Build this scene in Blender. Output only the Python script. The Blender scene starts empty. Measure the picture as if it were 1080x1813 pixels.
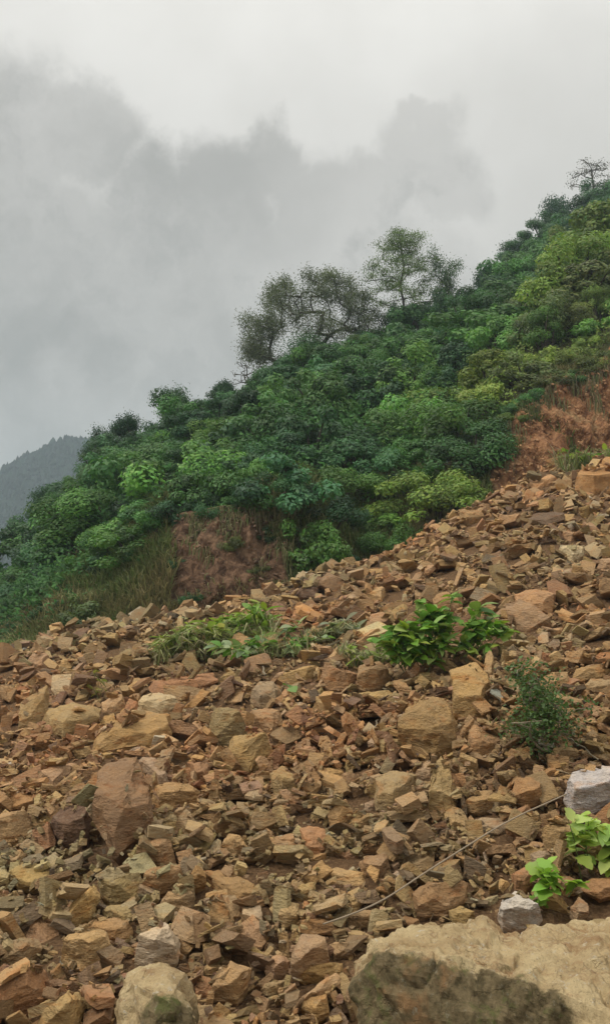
import bpy, bmesh, math, random
import numpy as np
from mathutils import Vector, Matrix, Euler, noise as mnoise

random.seed(7)
rng = np.random.default_rng(7)
S = bpy.context.scene
COL = S.collection
R = math.radians

# ------------------------------------------------------------------ camera
CAMZ = 2.0                      # lens height above the road
FPX = 1570.0                    # focal length in photograph pixels
PW, PH = 1080.0, 1813.0
PITCH = math.atan((1050 - PH / 2) / FPX)
cam_d = bpy.data.cameras.new('camera')
cam = bpy.data.objects.new('camera', cam_d)
COL.objects.link(cam)
cam.location = (0, 0, CAMZ)
cam.rotation_euler = (math.pi / 2 + PITCH, 0, 0)
cam_d.sensor_fit = 'VERTICAL'
cam_d.sensor_height = 24.0
cam_d.lens = 24.0 * FPX / PH
cam_d.clip_start = 0.05
cam_d.clip_end = 6000
S.camera = cam
S.render.resolution_x, S.render.resolution_y = 609, 1024

# ------------------------------------------------------------------ world: overcast sky
SUN_EL, SUN_AZ = R(52), R(-102)
world = bpy.data.worlds.new('World')
S.world = world
world.use_nodes = True


def ray(px, py):
    """(x/y, z/y) of the sight line through a photograph pixel."""
    u, v = (px - PW / 2) / FPX, (PH / 2 - py) / FPX
    y = math.cos(PITCH) - v * math.sin(PITCH)
    z = math.sin(PITCH) + v * math.cos(PITCH)
    return u / y, z / y


def project(p):
    x, y, z = p[0], p[1], p[2] - CAMZ
    f = y * math.cos(PITCH) + z * math.sin(PITCH)
    g = -y * math.sin(PITCH) + z * math.cos(PITCH)
    return PW / 2 + FPX * x / f, PH / 2 - FPX * g / f


def build_sky():
    nt = world.node_tree
    nt.nodes.clear()
    N, L = nt.nodes.new, nt.links.new

    def sock(n, i, v):
        if hasattr(v, 'is_output'):
            L(v, n.inputs[i])
        else:
            n.inputs[i].default_value = v

    def math_(op, a, b=0.0, clamp=False):
        n = N('ShaderNodeMath'); n.operation = op; n.use_clamp = clamp
        sock(n, 0, a); sock(n, 1, b)
        return n.outputs[0]

    def ramp(v, a, b, lo=0.0, hi=1.0):
        n = N('ShaderNodeMapRange'); n.interpolation_type = 'SMOOTHSTEP'
        sock(n, 0, v); sock(n, 1, a); sock(n, 2, b); sock(n, 3, lo); sock(n, 4, hi)
        return n.outputs[0]

    def mix(f, a, b):
        n = N('ShaderNodeMix'); n.data_type = 'RGBA'
        sock(n, 0, f); sock(n, 6, a); sock(n, 7, b)
        return n.outputs[2]

    tc = N('ShaderNodeTexCoord')
    d = tc.outputs['Generated']

    def noise(scale, detail, rough, vec=d, col=False):
        n = N('ShaderNodeTexNoise')
        L(vec, n.inputs['Vector'])
        n.inputs['Scale'].default_value = scale
        n.inputs['Detail'].default_value = detail
        n.inputs['Roughness'].default_value = rough
        return n.outputs['Color' if col else 'Fac']

    wob = N('ShaderNodeVectorMath'); wob.operation = 'SUBTRACT'
    L(noise(13, 7, 0.62, col=True), wob.inputs[0]); wob.inputs[1].default_value = (.5, .5, .5)
    sc = N('ShaderNodeVectorMath'); sc.operation = 'SCALE'
    L(wob.outputs[0], sc.inputs[0]); sc.inputs[3].default_value = 0.10
    dd = N('ShaderNodeVectorMath'); dd.operation = 'ADD'
    L(d, dd.inputs[0]); L(sc.outputs[0], dd.inputs[1])
    dd = dd.outputs[0]
    sep = N('ShaderNodeSeparateXYZ'); L(dd, sep.inputs[0])
    elev = sep.outputs[2]
    # the low bank of cloud that rings the horizon
    sep0 = N('ShaderNodeSeparateXYZ'); L(d, sep0.inputs[0])
    bank = ramp(math_('ADD', elev, math_('MULTIPLY', ramp(sep0.outputs[0], 0.05, 0.35), 0.16)), 0.45, 0.39)
    # the heaps that stand up out of the bank
    puffs = [(20, 250, 125), (150, 245, 88), (265, 350, 85), (400, 350, 95), (482, 285, 68), (565, 360, 90), (650, 355, 85),
             (735, 275, 72), (737, 215, 34), (790, 340, 70), (-130, 230, 150), (-330, 250, 190), (-600, 300, 200), (1250, 420, 160)]
    m = bank
    for px, py, r in puffs:
        a, s = ray(px, py)
        c = Vector((a, 1, s)).normalized()
        dist = N('ShaderNodeVectorMath'); dist.operation = 'DISTANCE'
        L(dd, dist.inputs[0]); dist.inputs[1].default_value = c
        m = math_('MAXIMUM', m, ramp(dist.outputs['Value'], r / FPX * 1.2, r / FPX * 0.64))
    soft = noise(3.2, 5, 0.55)
    # cloud tones: bright upper deck, greyer bank that is thicker to the left
    up = mix(ramp(soft, 0.3, 0.7), (0.63, 0.61, 0.565, 1), (0.75, 0.73, 0.685, 1))
    sepd = N('ShaderNodeSeparateXYZ'); L(d, sepd.inputs[0])
    side = math_('ADD', sepd.outputs[0], math_('MULTIPLY', math_('SUBTRACT', soft, 0.5), 0.5))
    low = mix(ramp(side, -0.30, 0.28), (0.27, 0.265, 0.24, 1), (0.58, 0.56, 0.52, 1))
    low = mix(ramp(noise(4.2, 7, 0.55, dd), 0.36, 0.68, 0.0, 0.7), low, (0.62, 0.60, 0.56, 1))
    low = mix(ramp(noise(8.5, 7, 0.6, dd), 0.48, 0.70, 0.0, 0.7), low, (0.31, 0.305, 0.28, 1))
    col = mix(math_('MULTIPLY', m, 0.9), up, low)
    sky = N('ShaderNodeTexSky'); sky.sky_type = 'NISHITA'; sky.sun_disc = False
    sky.sun_elevation = SUN_EL; sky.sun_rotation = SUN_AZ
    # an overcast sky grows brighter towards the zenith
    zen = N('ShaderNodeVectorMath'); zen.operation = 'SCALE'
    L(col, zen.inputs[0]); L(ramp(sep0.outputs[2], 0.40, 1.0, 1.0, 2.2), zen.inputs[3])
    col = zen.outputs[0]
    ten = N('ShaderNodeVectorMath'); ten.operation = 'SCALE'
    L(col, ten.inputs[0]); ten.inputs[3].default_value = 10.0 * SKY_GAIN
    fin = mix(0.96, sky.outputs[0], ten.outputs[0])
    bg = N('ShaderNodeBackground'); L(fin, bg.inputs[0]); bg.inputs[1].default_value = 0.1
    out = N('ShaderNodeOutputWorld'); L(bg.outputs[0], out.inputs[0])


SKY_GAIN = 0.86
build_sky()

sun_d = bpy.data.lights.new('sun', 'SUN')
sun_d.energy = 1.5
sun_d.angle = R(11)
sun_d.color = (1.0, 0.96, 0.90)
sun = bpy.data.objects.new('sun', sun_d)
COL.objects.link(sun)
sdir = Vector((math.sin(SUN_AZ) * math.cos(SUN_EL), math.cos(SUN_AZ) * math.cos(SUN_EL), math.sin(SUN_EL)))
sun.rotation_euler = (-sdir).to_track_quat('-Z', 'Y').to_euler()

S.view_settings.view_transform = 'Standard'
S.view_settings.look = 'None'
S.view_settings.gamma = 1.0
S.view_settings.exposure = 0.3
S.view_settings.use_curve_mapping = False
S.render.engine = 'CYCLES'
S.cycles.use_denoising = True
S.cycles.max_bounces = 6
S.cycles.diffuse_bounces = 3
S.cycles.transparent_max_bounces = 8
S.cycles.volume_bounces = 1


# ------------------------------------------------------------------ helpers
def tag(o, label=None, cat=None, group=None, kind=None):
    if label: o['label'] = label
    if cat: o['category'] = cat
    if group: o['group'] = group
    if kind: o['kind'] = kind
    return o


def link(name, data, parent=None, mat=None):
    o = bpy.data.objects.new(name, data)
    COL.objects.link(o)
    if parent: o.parent = parent
    if mat is not None and data is not None and not data.materials: data.materials.append(mat)
    return o


def np_mesh(name, V, F, tint=None, extra=None):
    V = np.asarray(V, np.float32); F = np.asarray(F, np.int32)
    me = bpy.data.meshes.new(name)
    n, (m, k) = len(V), F.shape
    me.vertices.add(n); me.vertices.foreach_set('co', V.ravel())
    me.loops.add(m * k); me.loops.foreach_set('vertex_index', F.ravel())
    me.polygons.add(m); me.polygons.foreach_set('loop_start', np.arange(m, dtype=np.int32) * k)
    me.polygons.foreach_set('use_smooth', np.zeros(m, bool))
    if tint is not None:
        at = me.attributes.new('tint', 'FLOAT_COLOR', 'POINT')
        c = np.ones((n, 4), np.float32); c[:, :3] = tint
        at.data.foreach_set('color', c.ravel())
    if extra:
        for nm, arr in extra.items():
            at = me.attributes.new(nm, 'FLOAT', 'POINT')
            at.data.foreach_set('value', np.asarray(arr, np.float32))
    me.update(calc_edges=True)
    return me


_tab = np.random.default_rng(99).random((256, 256))


def vnoise(x, y):
    x = np.asarray(x, float); y = np.asarray(y, float)
    xi, yi = np.floor(x).astype(int), np.floor(y).astype(int)
    fx, fy = x - xi, y - yi
    fx = fx * fx * (3 - 2 * fx); fy = fy * fy * (3 - 2 * fy)
    g = lambda i, j: _tab[i & 255, j & 255]
    return ((g(xi, yi) * (1 - fx) + g(xi + 1, yi) * fx) * (1 - fy)
            + (g(xi, yi + 1) * (1 - fx) + g(xi + 1, yi + 1) * fx) * fy) * 2 - 1


def fbm(x, y, o=4):
    v, a = 0.0, 0.5
    for i in range(o):
        v = v + a * vnoise(x * 2 ** i + 17.3 * i, y * 2 ** i + 5.1 * i); a *= .5
    return v


def curve(pts):
    """photograph polyline (px, py) -> function z/y of x/y"""
    q = sorted(ray(*p) for p in pts)
    A = np.array([p[0] for p in q]); Sv = np.array([p[1] for p in q])
    return lambda a: np.interp(a, A, Sv)


def dcurve(pts):
    A = np.array([(p[0] - 540) / FPX for p in pts]); D = np.array([p[1] for p in pts], float)
    return lambda a: np.interp(a, A, D)


def smooth(x):
    x = np.clip(x, 0, 1)
    return x * x * (3 - 2 * x)


# ------------------------------------------------------------------ materials
class NT:
    def __init__(s, name):
        s.m = bpy.data.materials.new(name); s.m.use_nodes = True
        s.t = s.m.node_tree; s.t.nodes.clear()
        s.out = s.N('ShaderNodeOutputMaterial')

    def N(s, k): return s.t.nodes.new(k)

    def L(s, a, b): s.t.links.new(a, b)

    def put(s, n, i, v):
        if hasattr(v, 'is_output'): s.L(v, n.inputs[i])
        else: n.inputs[i].default_value = v

    def mix(s, f, a, b, mode='MIX'):
        n = s.N('ShaderNodeMix'); n.data_type = 'RGBA'; n.blend_type = mode
        s.put(n, 0, f); s.put(n, 6, a); s.put(n, 7, b)
        return n.outputs[2]

    def math(s, op, a, b=0.0):
        n = s.N('ShaderNodeMath'); n.operation = op; s.put(n, 0, a); s.put(n, 1, b)
        return n.outputs[0]

    def ramp(s, v, a, b, lo=0.0, hi=1.0):
        n = s.N('ShaderNodeMapRange'); n.interpolation_type = 'SMOOTHSTEP'
        for i, q in enumerate((v, a, b, lo, hi)): s.put(n, i, q)
        return n.outputs[0]

    def noise(s, scale, detail=4, rough=.55, vec=None, dist=0.0):
        n = s.N('ShaderNodeTexNoise')
        if vec is not None: s.L(vec, n.inputs['Vector'])
        n.inputs['Scale'].default_value = scale; n.inputs['Detail'].default_value = detail
        n.inputs['Roughness'].default_value = rough; n.inputs['Distortion'].default_value = dist
        return n.outputs['Fac']

    def pos(s): return s.N('ShaderNodeNewGeometry').outputs['Position']

    def objco(s): return s.N('ShaderNodeTexCoord').outputs['Object']

    def bsdf(s, col, rough=.85, bump=None, bstr=.4, bdist=.02, spec=.25):
        b = s.N('ShaderNodeBsdfPrincipled')
        s.put(b, 'Base Color', col); s.put(b, 'Roughness', rough); s.put(b, 'Specular IOR Level', spec)
        if bump is not None:
            n = s.N('ShaderNodeBump'); s.put(n, 'Height', bump)
            n.inputs['Strength'].default_value = bstr; n.inputs['Distance'].default_value = bdist
            s.L(n.outputs[0], b.inputs['Normal'])
        return b.outputs[0]

    def done(s, sh):
        s.L(sh, s.out.inputs[0]); return s.m


def rock_material(name, per_object):
    m = NT(name)
    if per_object: base = m.N('ShaderNodeObjectInfo').outputs['Color']
    else:
        at = m.N('ShaderNodeAttribute'); at.attribute_name = 'tint'; base = at.outputs['Color']
    p = m.pos()
    mp = m.N('ShaderNodeMapping'); m.L(p, mp.inputs[0])
    mp.inputs['Rotation'].default_value = (.5, .35, .2); mp.inputs['Scale'].default_value = (1, 1, 3.0)
    big = m.noise(7, 5, .6, p)
    c = m.mix(m.ramp(big, .35, .7), base, m.mix(1.0, base, (1.18, 1.12, 1.0, 1), 'MULTIPLY'))
    rust = m.noise(4.3, 6, .65, mp.outputs[0], .6)
    c = m.mix(m.ramp(rust, .52, .68, 0, .6), c, m.mix(1.0, base, (1.0, .66, .40, 1), 'MULTIPLY'))
    dark = m.noise(13, 6, .7, p, .3)
    c = m.mix(m.ramp(dark, .56, .70, 0, .65), c, m.mix(1.0, base, (.42, .38, .36, 1), 'MULTIPLY'))
    pale = m.noise(19, 5, .7, mp.outputs[0])
    c = m.mix(m.ramp(pale, .56, .70, 0, .6), c, m.mix(.55, base, (.46, .37, .24, 1)))
    fine = m.noise(70, 4, .7, p)
    c = m.mix(1.0, c, m.mix(fine, (.78, .78, .78, 1), (1.3, 1.3, 1.3, 1)), 'MULTIPLY')
    strat = m.noise(22, 5, .65, mp.outputs[0])
    h = m.math('ADD', m.math('MULTIPLY', strat, 1.2), m.math('MULTIPLY', fine, .4))
    return m.done(m.bsdf(c, .82, h, 1.0, .035, .25))


M = {}
M['rock'] = rock_material('rock_weathered', True)
M['stone'] = rock_material('stone_loose', False)


def make_materials():
    # damp soil between the stones
    m = NT('rubble_soil'); p = m.pos()
    c = m.mix(m.noise(3, 6, .6, p), (.08, .046, .024, 1), (.17, .098, .05, 1))
    c = m.mix(m.ramp(m.noise(45, 5, .7, p), .4, .7), c, (.25, .15, .075, 1))
    M['soil'] = m.done(m.bsdf(c, .95, m.noise(30, 6, .7, p), .9, .05, .1))
    # hillside: earth, with grass-brown and raw red soil by the vertex weight 'bare'
    m = NT('hill_earth'); p = m.pos()
    bare = m.N('ShaderNodeAttribute'); bare.attribute_name = 'bare'
    red = m.N('ShaderNodeAttribute'); red.attribute_name = 'red'
    mp = m.N('ShaderNodeMapping'); m.L(p, mp.inputs[0]); mp.inputs['Scale'].default_value = (1.6, 1.6, .9)
    g = m.mix(m.ramp(m.noise(1.3, 6, .65, p), .35, .65), (.035, .05, .016, 1), (.09, .085, .035, 1))
    st = m.noise(2.4, 7, .68, mp.outputs[0], .5)
    brown = m.mix(m.ramp(st, .36, .66), (.075, .046, .03, 1), (.25, .155, .098, 1))
    redc = m.mix(m.ramp(st, .34, .66), (.16, .072, .036, 1), (.50, .26, .125, 1))
    redc = m.mix(m.ramp(m.noise(1.1, 5, .6, p), .52, .7), redc, (.52, .34, .17, 1))
    so = m.mix(red.outputs['Fac'], brown, redc)
    f = m.ramp(m.math('ADD', bare.outputs['Fac'], m.math('MULTIPLY', m.math('SUBTRACT', m.noise(.9, 6, .7, p), .5), .9)), .35, .6)
    c = m.mix(f, g, so)
    M['hill'] = m.done(m.bsdf(c, .95, m.math('ADD', st, m.noise(9, 6, .7, p)), 1.0, .14, .1))
    # valley / road ground
    m = NT('road_earth'); p = m.pos()
    c = m.mix(m.noise(.6, 6, .65, p), (.10, .075, .05, 1), (.17, .125, .08, 1))
    M['ground'] = m.done(m.bsdf(c, .95, m.noise(14, 6, .7, p), .7, .03, .1))
    # far mountain
    m = NT('far_forest_floor'); p = m.pos()
    c = m.mix(m.ramp(m.noise(.02, 8, .7, p), .35, .65), (.012, .03, .02, 1), (.026, .05, .026, 1))
    M['mountain'] = m.done(m.bsdf(c, .95, m.noise(.12, 6, .7, p), 1.0, 6.0, .05))
    # bark
    m = NT('bark'); p = m.pos()
    c = m.mix(m.noise(6, 6, .7, p), (.05, .042, .034, 1), (.12, .10, .08, 1))
    M['bark'] = m.done(m.bsdf(c, .9, m.noise(25, 5, .7, p), .6, .02, .1))
    m = NT('green_stem'); p = m.pos()
    c = m.mix(m.noise(9, 4, .6, p), (.09, .13, .04, 1), (.15, .17, .06, 1))
    M['stem'] = m.done(m.bsdf(c, .7))
    m = NT('dry_stem'); p = m.pos()
    c = m.mix(m.noise(16, 4, .6, p), (.16, .125, .08, 1), (.30, .25, .17, 1))
    M['dry'] = m.done(m.bsdf(c, .8))
    m = NT('cable_sheath'); p = m.pos()
    c = m.mix(m.noise(20, 4, .6, p), (.24, .18, .12, 1), (.36, .29, .20, 1))
    M['cable'] = m.done(m.bsdf(c, .6))

    def leaf(name, gloss=.5, trans=.3, attr_mix=True):
        m = NT(name)
        base = m.N('ShaderNodeObjectInfo').outputs['Color']
        at = m.N('ShaderNodeAttribute'); at.attribute_name = 'tint'
        c = m.mix(1.0, base, at.outputs['Color'], 'MULTIPLY') if attr_mix else base
        p = m.pos()
        c = m.mix(1.0, c, m.mix(m.noise(1.1, 3, .6, p), (.7, .72, .75, 1), (1.3, 1.28, 1.2, 1)), 'MULTIPLY')
        b = m.bsdf(c, gloss, spec=.3)
        t = m.N('ShaderNodeBsdfTranslucent'); m.L(m.mix(1.0, c, (1.15, 1.25, .6, 1), 'MULTIPLY'), t.inputs[0])
        x = m.N('ShaderNodeMixShader'); x.inputs[0].default_value = trans
        m.L(b, x.inputs[1]); m.L(t.outputs[0], x.inputs[2])
        return m.done(x.outputs[0])
    M['leaf'] = leaf('foliage', .5, .3)
    M['leaf_plain'] = leaf('weed_leaf', .45, .35, False)
    # grass: colour comes wholly from the per-blade tint
    m = NT('grass_blade')
    at = m.N('ShaderNodeAttribute'); at.attribute_name = 'tint'
    b = m.bsdf(at.outputs['Color'], .7, spec=.2)
    t = m.N('ShaderNodeBsdfTranslucent'); m.L(at.outputs['Color'], t.inputs[0])
    x = m.N('ShaderNodeMixShader'); x.inputs[0].default_value = .3
    m.L(b, x.inputs[1]); m.L(t.outputs[0], x.inputs[2])
    M['grass'] = m.done(x.outputs[0])
    # mossy boulder: tan limestone, dirt-brown and dark moss growing over its front
    m = NT('mossy_boulder'); o = m.objco(); p = m.pos()
    mossw = m.N('ShaderNodeAttribute'); mossw.attribute_name = 'moss'
    c = m.mix(m.ramp(m.noise(5, 6, .65, o), .35, .65), (.42, .295, .15, 1), (.58, .445, .245, 1))
    c = m.mix(m.ramp(m.noise(9, 7, .72, o, .6), .50, .66, 0, .7), c, (.30, .165, .075, 1))
    c = m.mix(m.ramp(m.noise(30, 6, .75, o), .56, .68, 0, .8), c, (.58, .52, .40, 1))
    f = m.ramp(m.math('ADD', mossw.outputs['Fac'], m.math('MULTIPLY', m.math('SUBTRACT', m.noise(11, 7, .7, o), .5), 1.1)), .40, .62)
    mo = m.mix(m.ramp(m.noise(20, 6, .7, o), .35, .65), (.09, .07, .034, 1), (.24, .18, .095, 1))
    mo = m.mix(m.ramp(m.noise(7, 5, .7, o), .5, .64), mo, (.13, .135, .045, 1))
    mo = m.mix(m.ramp(m.noise(4, 4, .6, o, .4), .54, .66), mo, (.27, .155, .07, 1))
    mo = m.mix(m.ramp(m.noise(33, 5, .75, o), .58, .70, 0, .7), mo, (.30, .27, .19, 1))
    c = m.mix(f, c, mo)
    fine = m.noise(75, 7, .8, o)
    c = m.mix(m.ramp(m.noise(140, 3, .6, o), .60, .68, 0, .55), c, (.10, .075, .045, 1))
    c = m.mix(1.0, c, m.mix(fine, (.72, .72, .72, 1), (1.25, 1.25, 1.25, 1)), 'MULTIPLY')
    vor = m.N('ShaderNodeTexVoronoi'); vor.feature = 'DISTANCE_TO_EDGE'; vor.inputs['Scale'].default_value = 7
    wv = m.N('ShaderNodeVectorMath'); wv.operation = 'ADD'; m.L(o, wv.inputs[0])
    nz = m.N('ShaderNodeTexNoise'); nz.inputs['Scale'].default_value = 6; nz.inputs['Detail'].default_value = 5; m.L(o, nz.inputs['Vector'])
    sv = m.N('ShaderNodeVectorMath'); sv.operation = 'SCALE'; m.L(nz.outputs['Color'], sv.inputs[0]); sv.inputs[3].default_value = .35
    m.L(sv.outputs[0], wv.inputs[1]); m.L(wv.outputs[0], vor.inputs['Vector'])
    crack = m.math('MULTIPLY', m.ramp(vor.outputs['Distance'], 0, .03), m.ramp(m.noise(3, 3, .5, o), .42, .55, 0, 1))
    c = m.mix(m.ramp(vor.outputs['Distance'], 0.0, .014, .3, 0), c, (.14, .09, .05, 1))
    h = m.math('ADD', m.math('ADD', m.noise(14, 8, .75, o), m.math('MULTIPLY', fine, .6)), m.math('MULTIPLY', crack, .25))
    M['mossy'] = m.done(m.bsdf(c, .9, h, .9, .02, .15))


make_materials()

# ------------------------------------------------------------------ shape of the land
crest_s = curve([(-700, 1185), (-300, 1190), (0, 1160), (110, 1132), (250, 1098), (390, 1073), (520, 1036), (620, 1004),
                 (700, 980), (780, 932), (880, 876), (960, 835), (1080, 812), (1300, 760), (1700, 700)])
crest_t = dcurve([(-700, 15), (-300, 15), (0, 16), (540, 18), (1080, 23), (1300, 25), (1700, 27)])
S_BOT = ray(540, 1813)[1]
T_BOT = 4.2


def rub_line(a):
    sc, tc = crest_s(a), crest_t(a)
    h0 = (sc - S_BOT) / (1 / T_BOT - 1 / tc)
    return h0, sc + h0 / tc, sc, tc


def rub_z(x, y, bumps=True):
    """height of the bare rubble bed"""
    a = x / np.maximum(y, 1.5)
    h0, k, sc, tc = rub_line(a)
    yy = np.minimum(y, tc)
    z = k * yy - h0
    over = np.maximum(y - tc, 0)
    z = z + over * .1 - .9 * smooth(over / 2.2) - .25 * over
    z = np.maximum(z, -2.3)
    if bumps: z = z + .14 * fbm(x * .55 + 3, y * .55 + 9, 3) * smooth((y - 3) / 3)
    return z + CAMZ


def rub_hit(px, py):
    """point of the rubble bed on the sight line of a photograph pixel"""
    a, s = ray(px, py)
    h0, k, sc, tc = rub_line(a)
    t = h0 / max(k - s, 1e-3)
    t = float(min(t, tc + .3))
    return a, s, t


bank_s = curve([(-700, 1130), (-300, 1120), (-60, 1105), (0, 1085), (60, 1055), (150, 1015), (240, 975), (320, 915), (400, 888), (500, 878),
                (600, 880), (720, 850), (820, 800), (880, 760), (950, 700), (1080, 625), (1300, 500), (1700, 420)])
bank_d = dcurve([(-700, 9), (0, 9), (200, 6), (320, 3.4), (500, 3.0), (700, 5), (880, 3.4), (1080, 3.4), (1700, 5)])
ridge_s = curve([(-700, 1140), (-300, 1130), (-100, 1115), (-20, 1085), (30, 1040), (62, 985), (100, 925), (140, 882), (220, 838), (300, 806), (430, 738),
                 (540, 655), (650, 612), (760, 590), (830, 565), (900, 495), (960, 430), (1080, 380), (1300, 270), (1700, 150)])
ridge_t = dcurve([(-700, 27), (-100, 30), (0, 31), (200, 36), (500, 42), (800, 48), (1000, 60), (1300, 75), (1700, 85)])


def hill_keys(a):
    tc = crest_t(a)
    tf, zf = tc + .9, crest_s(a) * tc - .55
    tb = tc + bank_d(a); zb = bank_s(a) * tb
    tk = np.maximum(ridge_t(a), tb + 2); zk = ridge_s(a) * tk
    return tf, zf, tb, zb, tk, zk


def hill_z(x, y, bumps=True):
    a = x / y
    tf, zf, tb, zb, tk, zk = hill_keys(a)
    u1 = np.clip((y - tf) / (tb - tf), 0, 1)
    u2 = np.clip((y - tb) / (tk - tb), 0, 1)
    u3 = np.clip((y - tk) / 45.0, 0, 1)
    z = zf + (zb - zf) * u1 ** 0.8 + (zk - zb) * u2 ** 0.95
    z = z - u3 * (zk + 22) * (.35 + .65 * u3)
    if bumps:
        w = smooth(u1 * 2) * (1 - smooth(u3))
        z = z + w * (1.3 * fbm(x * .16, y * .16 + 4, 3) * smooth(u2 * 3) + .55 * fbm(x * .6 + 7, y * .45, 4))
    return z + CAMZ


def hill_point(px, py, lo='bank'):
    """first point of the hillside on a sight line (marching out from the rubble crest)"""
    a, s = ray(px, py)
    tf = float(crest_t(a)) + .9
    t = tf
    while t < 110:
        if float(hill_z(a * t, t)) - CAMZ >= s * t: return a * t, t
        t += .15
    return None


def polar_mesh(name, A, rows, zfun, mat):
    na, nr = len(A), len(rows[0])
    a = np.repeat(A[:, None], nr, 1); t = np.array(rows)
    x, y = a * t, t
    z = zfun(x, y)
    V = np.stack([x, y, z], -1).reshape(-1, 3)
    i, j = np.meshgrid(np.arange(na - 1), np.arange(nr - 1), indexing='ij')
    q = (i * nr + j).ravel()
    F = np.stack([q, q + nr, q + nr + 1, q + 1], 1)
    return V, F


def build_land():
    # ground sheet: road level near the camera, dropping to the valley, out to the horizon
    g = np.concatenate([-np.geomspace(790, 4, 46), np.linspace(-3, 3, 7), np.geomspace(4, 790, 46)])
    X, Y = np.meshgrid(g, g, indexing='ij')
    rr = np.hypot(X, Y)
    Z = CAMZ - 2.02 - 26 * smooth((rr - 34) / 120) - 30 * smooth((rr - 150) / 500) + 0.01 * fbm(X * .7, Y * .7)
    n = len(g)
    i, j = np.meshgrid(np.arange(n - 1), np.arange(n - 1), indexing='ij')
    q = (i * n + j).ravel()
    o = link('ground', np_mesh('ground', np.stack([X, Y, Z], -1).reshape(-1, 3), np.stack([q, q + n, q + n + 1, q + 1], 1)), mat=M['ground'])
    tag(o, kind='structure')
    for p in o.data.polygons: p.use_smooth = True
    # rubble bed
    A = np.linspace(-.95, .95, 261)
    rows = [np.concatenate([np.linspace(2.4, 8, 70), np.linspace(8.1, float(crest_t(a)), 75), np.linspace(float(crest_t(a)) + .1, float(crest_t(a)) + 3.2, 14)]) for a in A]
    V, F = polar_mesh('rubble', A, rows, rub_z, None)
    V[:, 2] += .05 * fbm(V[:, 0] * 4, V[:, 1] * 4, 3)
    o = link('rubble_slope', np_mesh('rubble_slope', V, F), mat=M['soil'])
    tag(o, kind='structure')
    # hillside
    A = np.concatenate([np.linspace(-.8, -.36, 50), np.linspace(-.355, .40, 420), np.linspace(.41, .95, 60)])
    rows = []
    for a in A:
        tf, zf, tb, zb, tk, zk = [float(v) for v in hill_keys(a)]
        rows.append(np.concatenate([np.linspace(tf - .6, tb, 70), np.linspace(tb, tk, 62)[1:], np.linspace(tk, tk + 48, 16)[1:]]))
    V, F = polar_mesh('hill', A, rows, hill_z, None)
    a = V[:, 0] / V[:, 1]; px = 540 + a * FPX
    tf, zf, tb, zb, tk, zk = hill_keys(a)
    u1 = (V[:, 1] - tf) / (tb - tf)
    on_bank = (1 - smooth((u1 - .95) / .2))
    px = px + 40 * fbm(V[:, 0] * .8, V[:, 2] * .8, 3)
    left = smooth((px - 290) / 60) * (1 - smooth((px - 490) / 50))
    lefter = .55 * smooth((px - 120) / 80) * (1 - smooth((px - 330) / 40))
    right = smooth((px - 865) / 60)
    bare = on_bank * np.maximum(np.maximum(left, right), lefter)
    # gullied, ragged face where the earth is bare
    V[:, 1] -= bare * (.10 * fbm(V[:, 0] * 6, V[:, 2] * 4.5, 3) + .22 * fbm(V[:, 0] * 2.2, V[:, 2] * 2.0, 2) + .55 * np.abs(fbm(V[:, 0] * 1.7, V[:, 2] * .6, 4)) + .15 * fbm(V[:, 0] * 5, V[:, 2] * 4, 3))
    o = link('hillside', np_mesh('hillside', V, F, extra={'bare': bare, 'red': right + .15 * left}), mat=M['hill'])
    tag(o, kind='structure')
    # far mountain, its top in the cloud
    prof = [(-1500, 1010), (-900, 960), (-500, 900), (-250, 880), (-100, 866), (0, 842), (60, 806), (110, 772), (150, 764), (210, 790), (300, 830), (420, 900), (600, 980)]
    q = [ray(*p) for p in prof]
    A = np.linspace(q[0][0], q[-1][0], 150)
    ps = np.interp(A, [p[0] for p in q], [p[1] for p in q])
    D = 430.0
    u = np.linspace(0, 1, 40)
    Vv = []
    for ai, si in zip(A, ps):
        for ui in u:
            if ui < .8:
                w = ui / .8; y = D - 230 * (1 - w); z = -60 + (si * D + 60) * w ** .9
            else:
                w = (ui - .8) / .2; y = D + 170 * w; z = si * D - (si * D + 60) * w
            Vv.append((ai * y, y, z))
    Vv = np.array(Vv)
    Vv[:, 2] += 9 * fbm(Vv[:, 0] * .028, Vv[:, 1] * .028, 4) * np.sin(np.tile(u, len(A)) * math.pi) + CAMZ
    nr = len(u)
    i, j = np.meshgrid(np.arange(len(A) - 1), np.arange(nr - 1), indexing='ij')
    qd = (i * nr + j).ravel()
    o = link('mountain', np_mesh('mountain', Vv, np.stack([qd, qd + nr, qd + nr + 1, qd + 1], 1)), mat=M['mountain'])
    tag(o, kind='structure')
    for p in o.data.polygons: p.use_smooth = True
    return Vv.reshape(len(A), nr, 3)


MOUNTAIN = build_land()

# ------------------------------------------------------------------ rocks
TONE = dict(ochre=(.49, .305, .135), yellow=(.52, .35, .155), rust=(.42, .225, .105), brown=(.36, .22, .112), dark=(.18, .118, .072),
            grey=(.43, .325, .21), pale=(.56, .44, .28), pink=(.46, .285, .165), olive=(.39, .285, .14), white=(.62, .55, .44),
            umber=(.27, .168, .094), purple=(.30, .175, .112), cream=(.56, .435, .255), tan=(.48, .325, .17))
TONE = {k: tuple((c * .68 + d * .32) * .95 for c, d in zip(v, (.45, .278, .128))) if k not in ('white', 'dark', 'pale', 'umber') else v for k, v in TONE.items()}
WORD = dict(ochre='ochre', yellow='yellow-ochre', rust='rusty red', brown='brown', dark='dark brown', umber='dark brown', grey='grey-brown', pale='pale',
            pink='pinkish', olive='olive-brown', white='whitish', purple='purplish', cream='cream', tan='tan')

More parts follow.
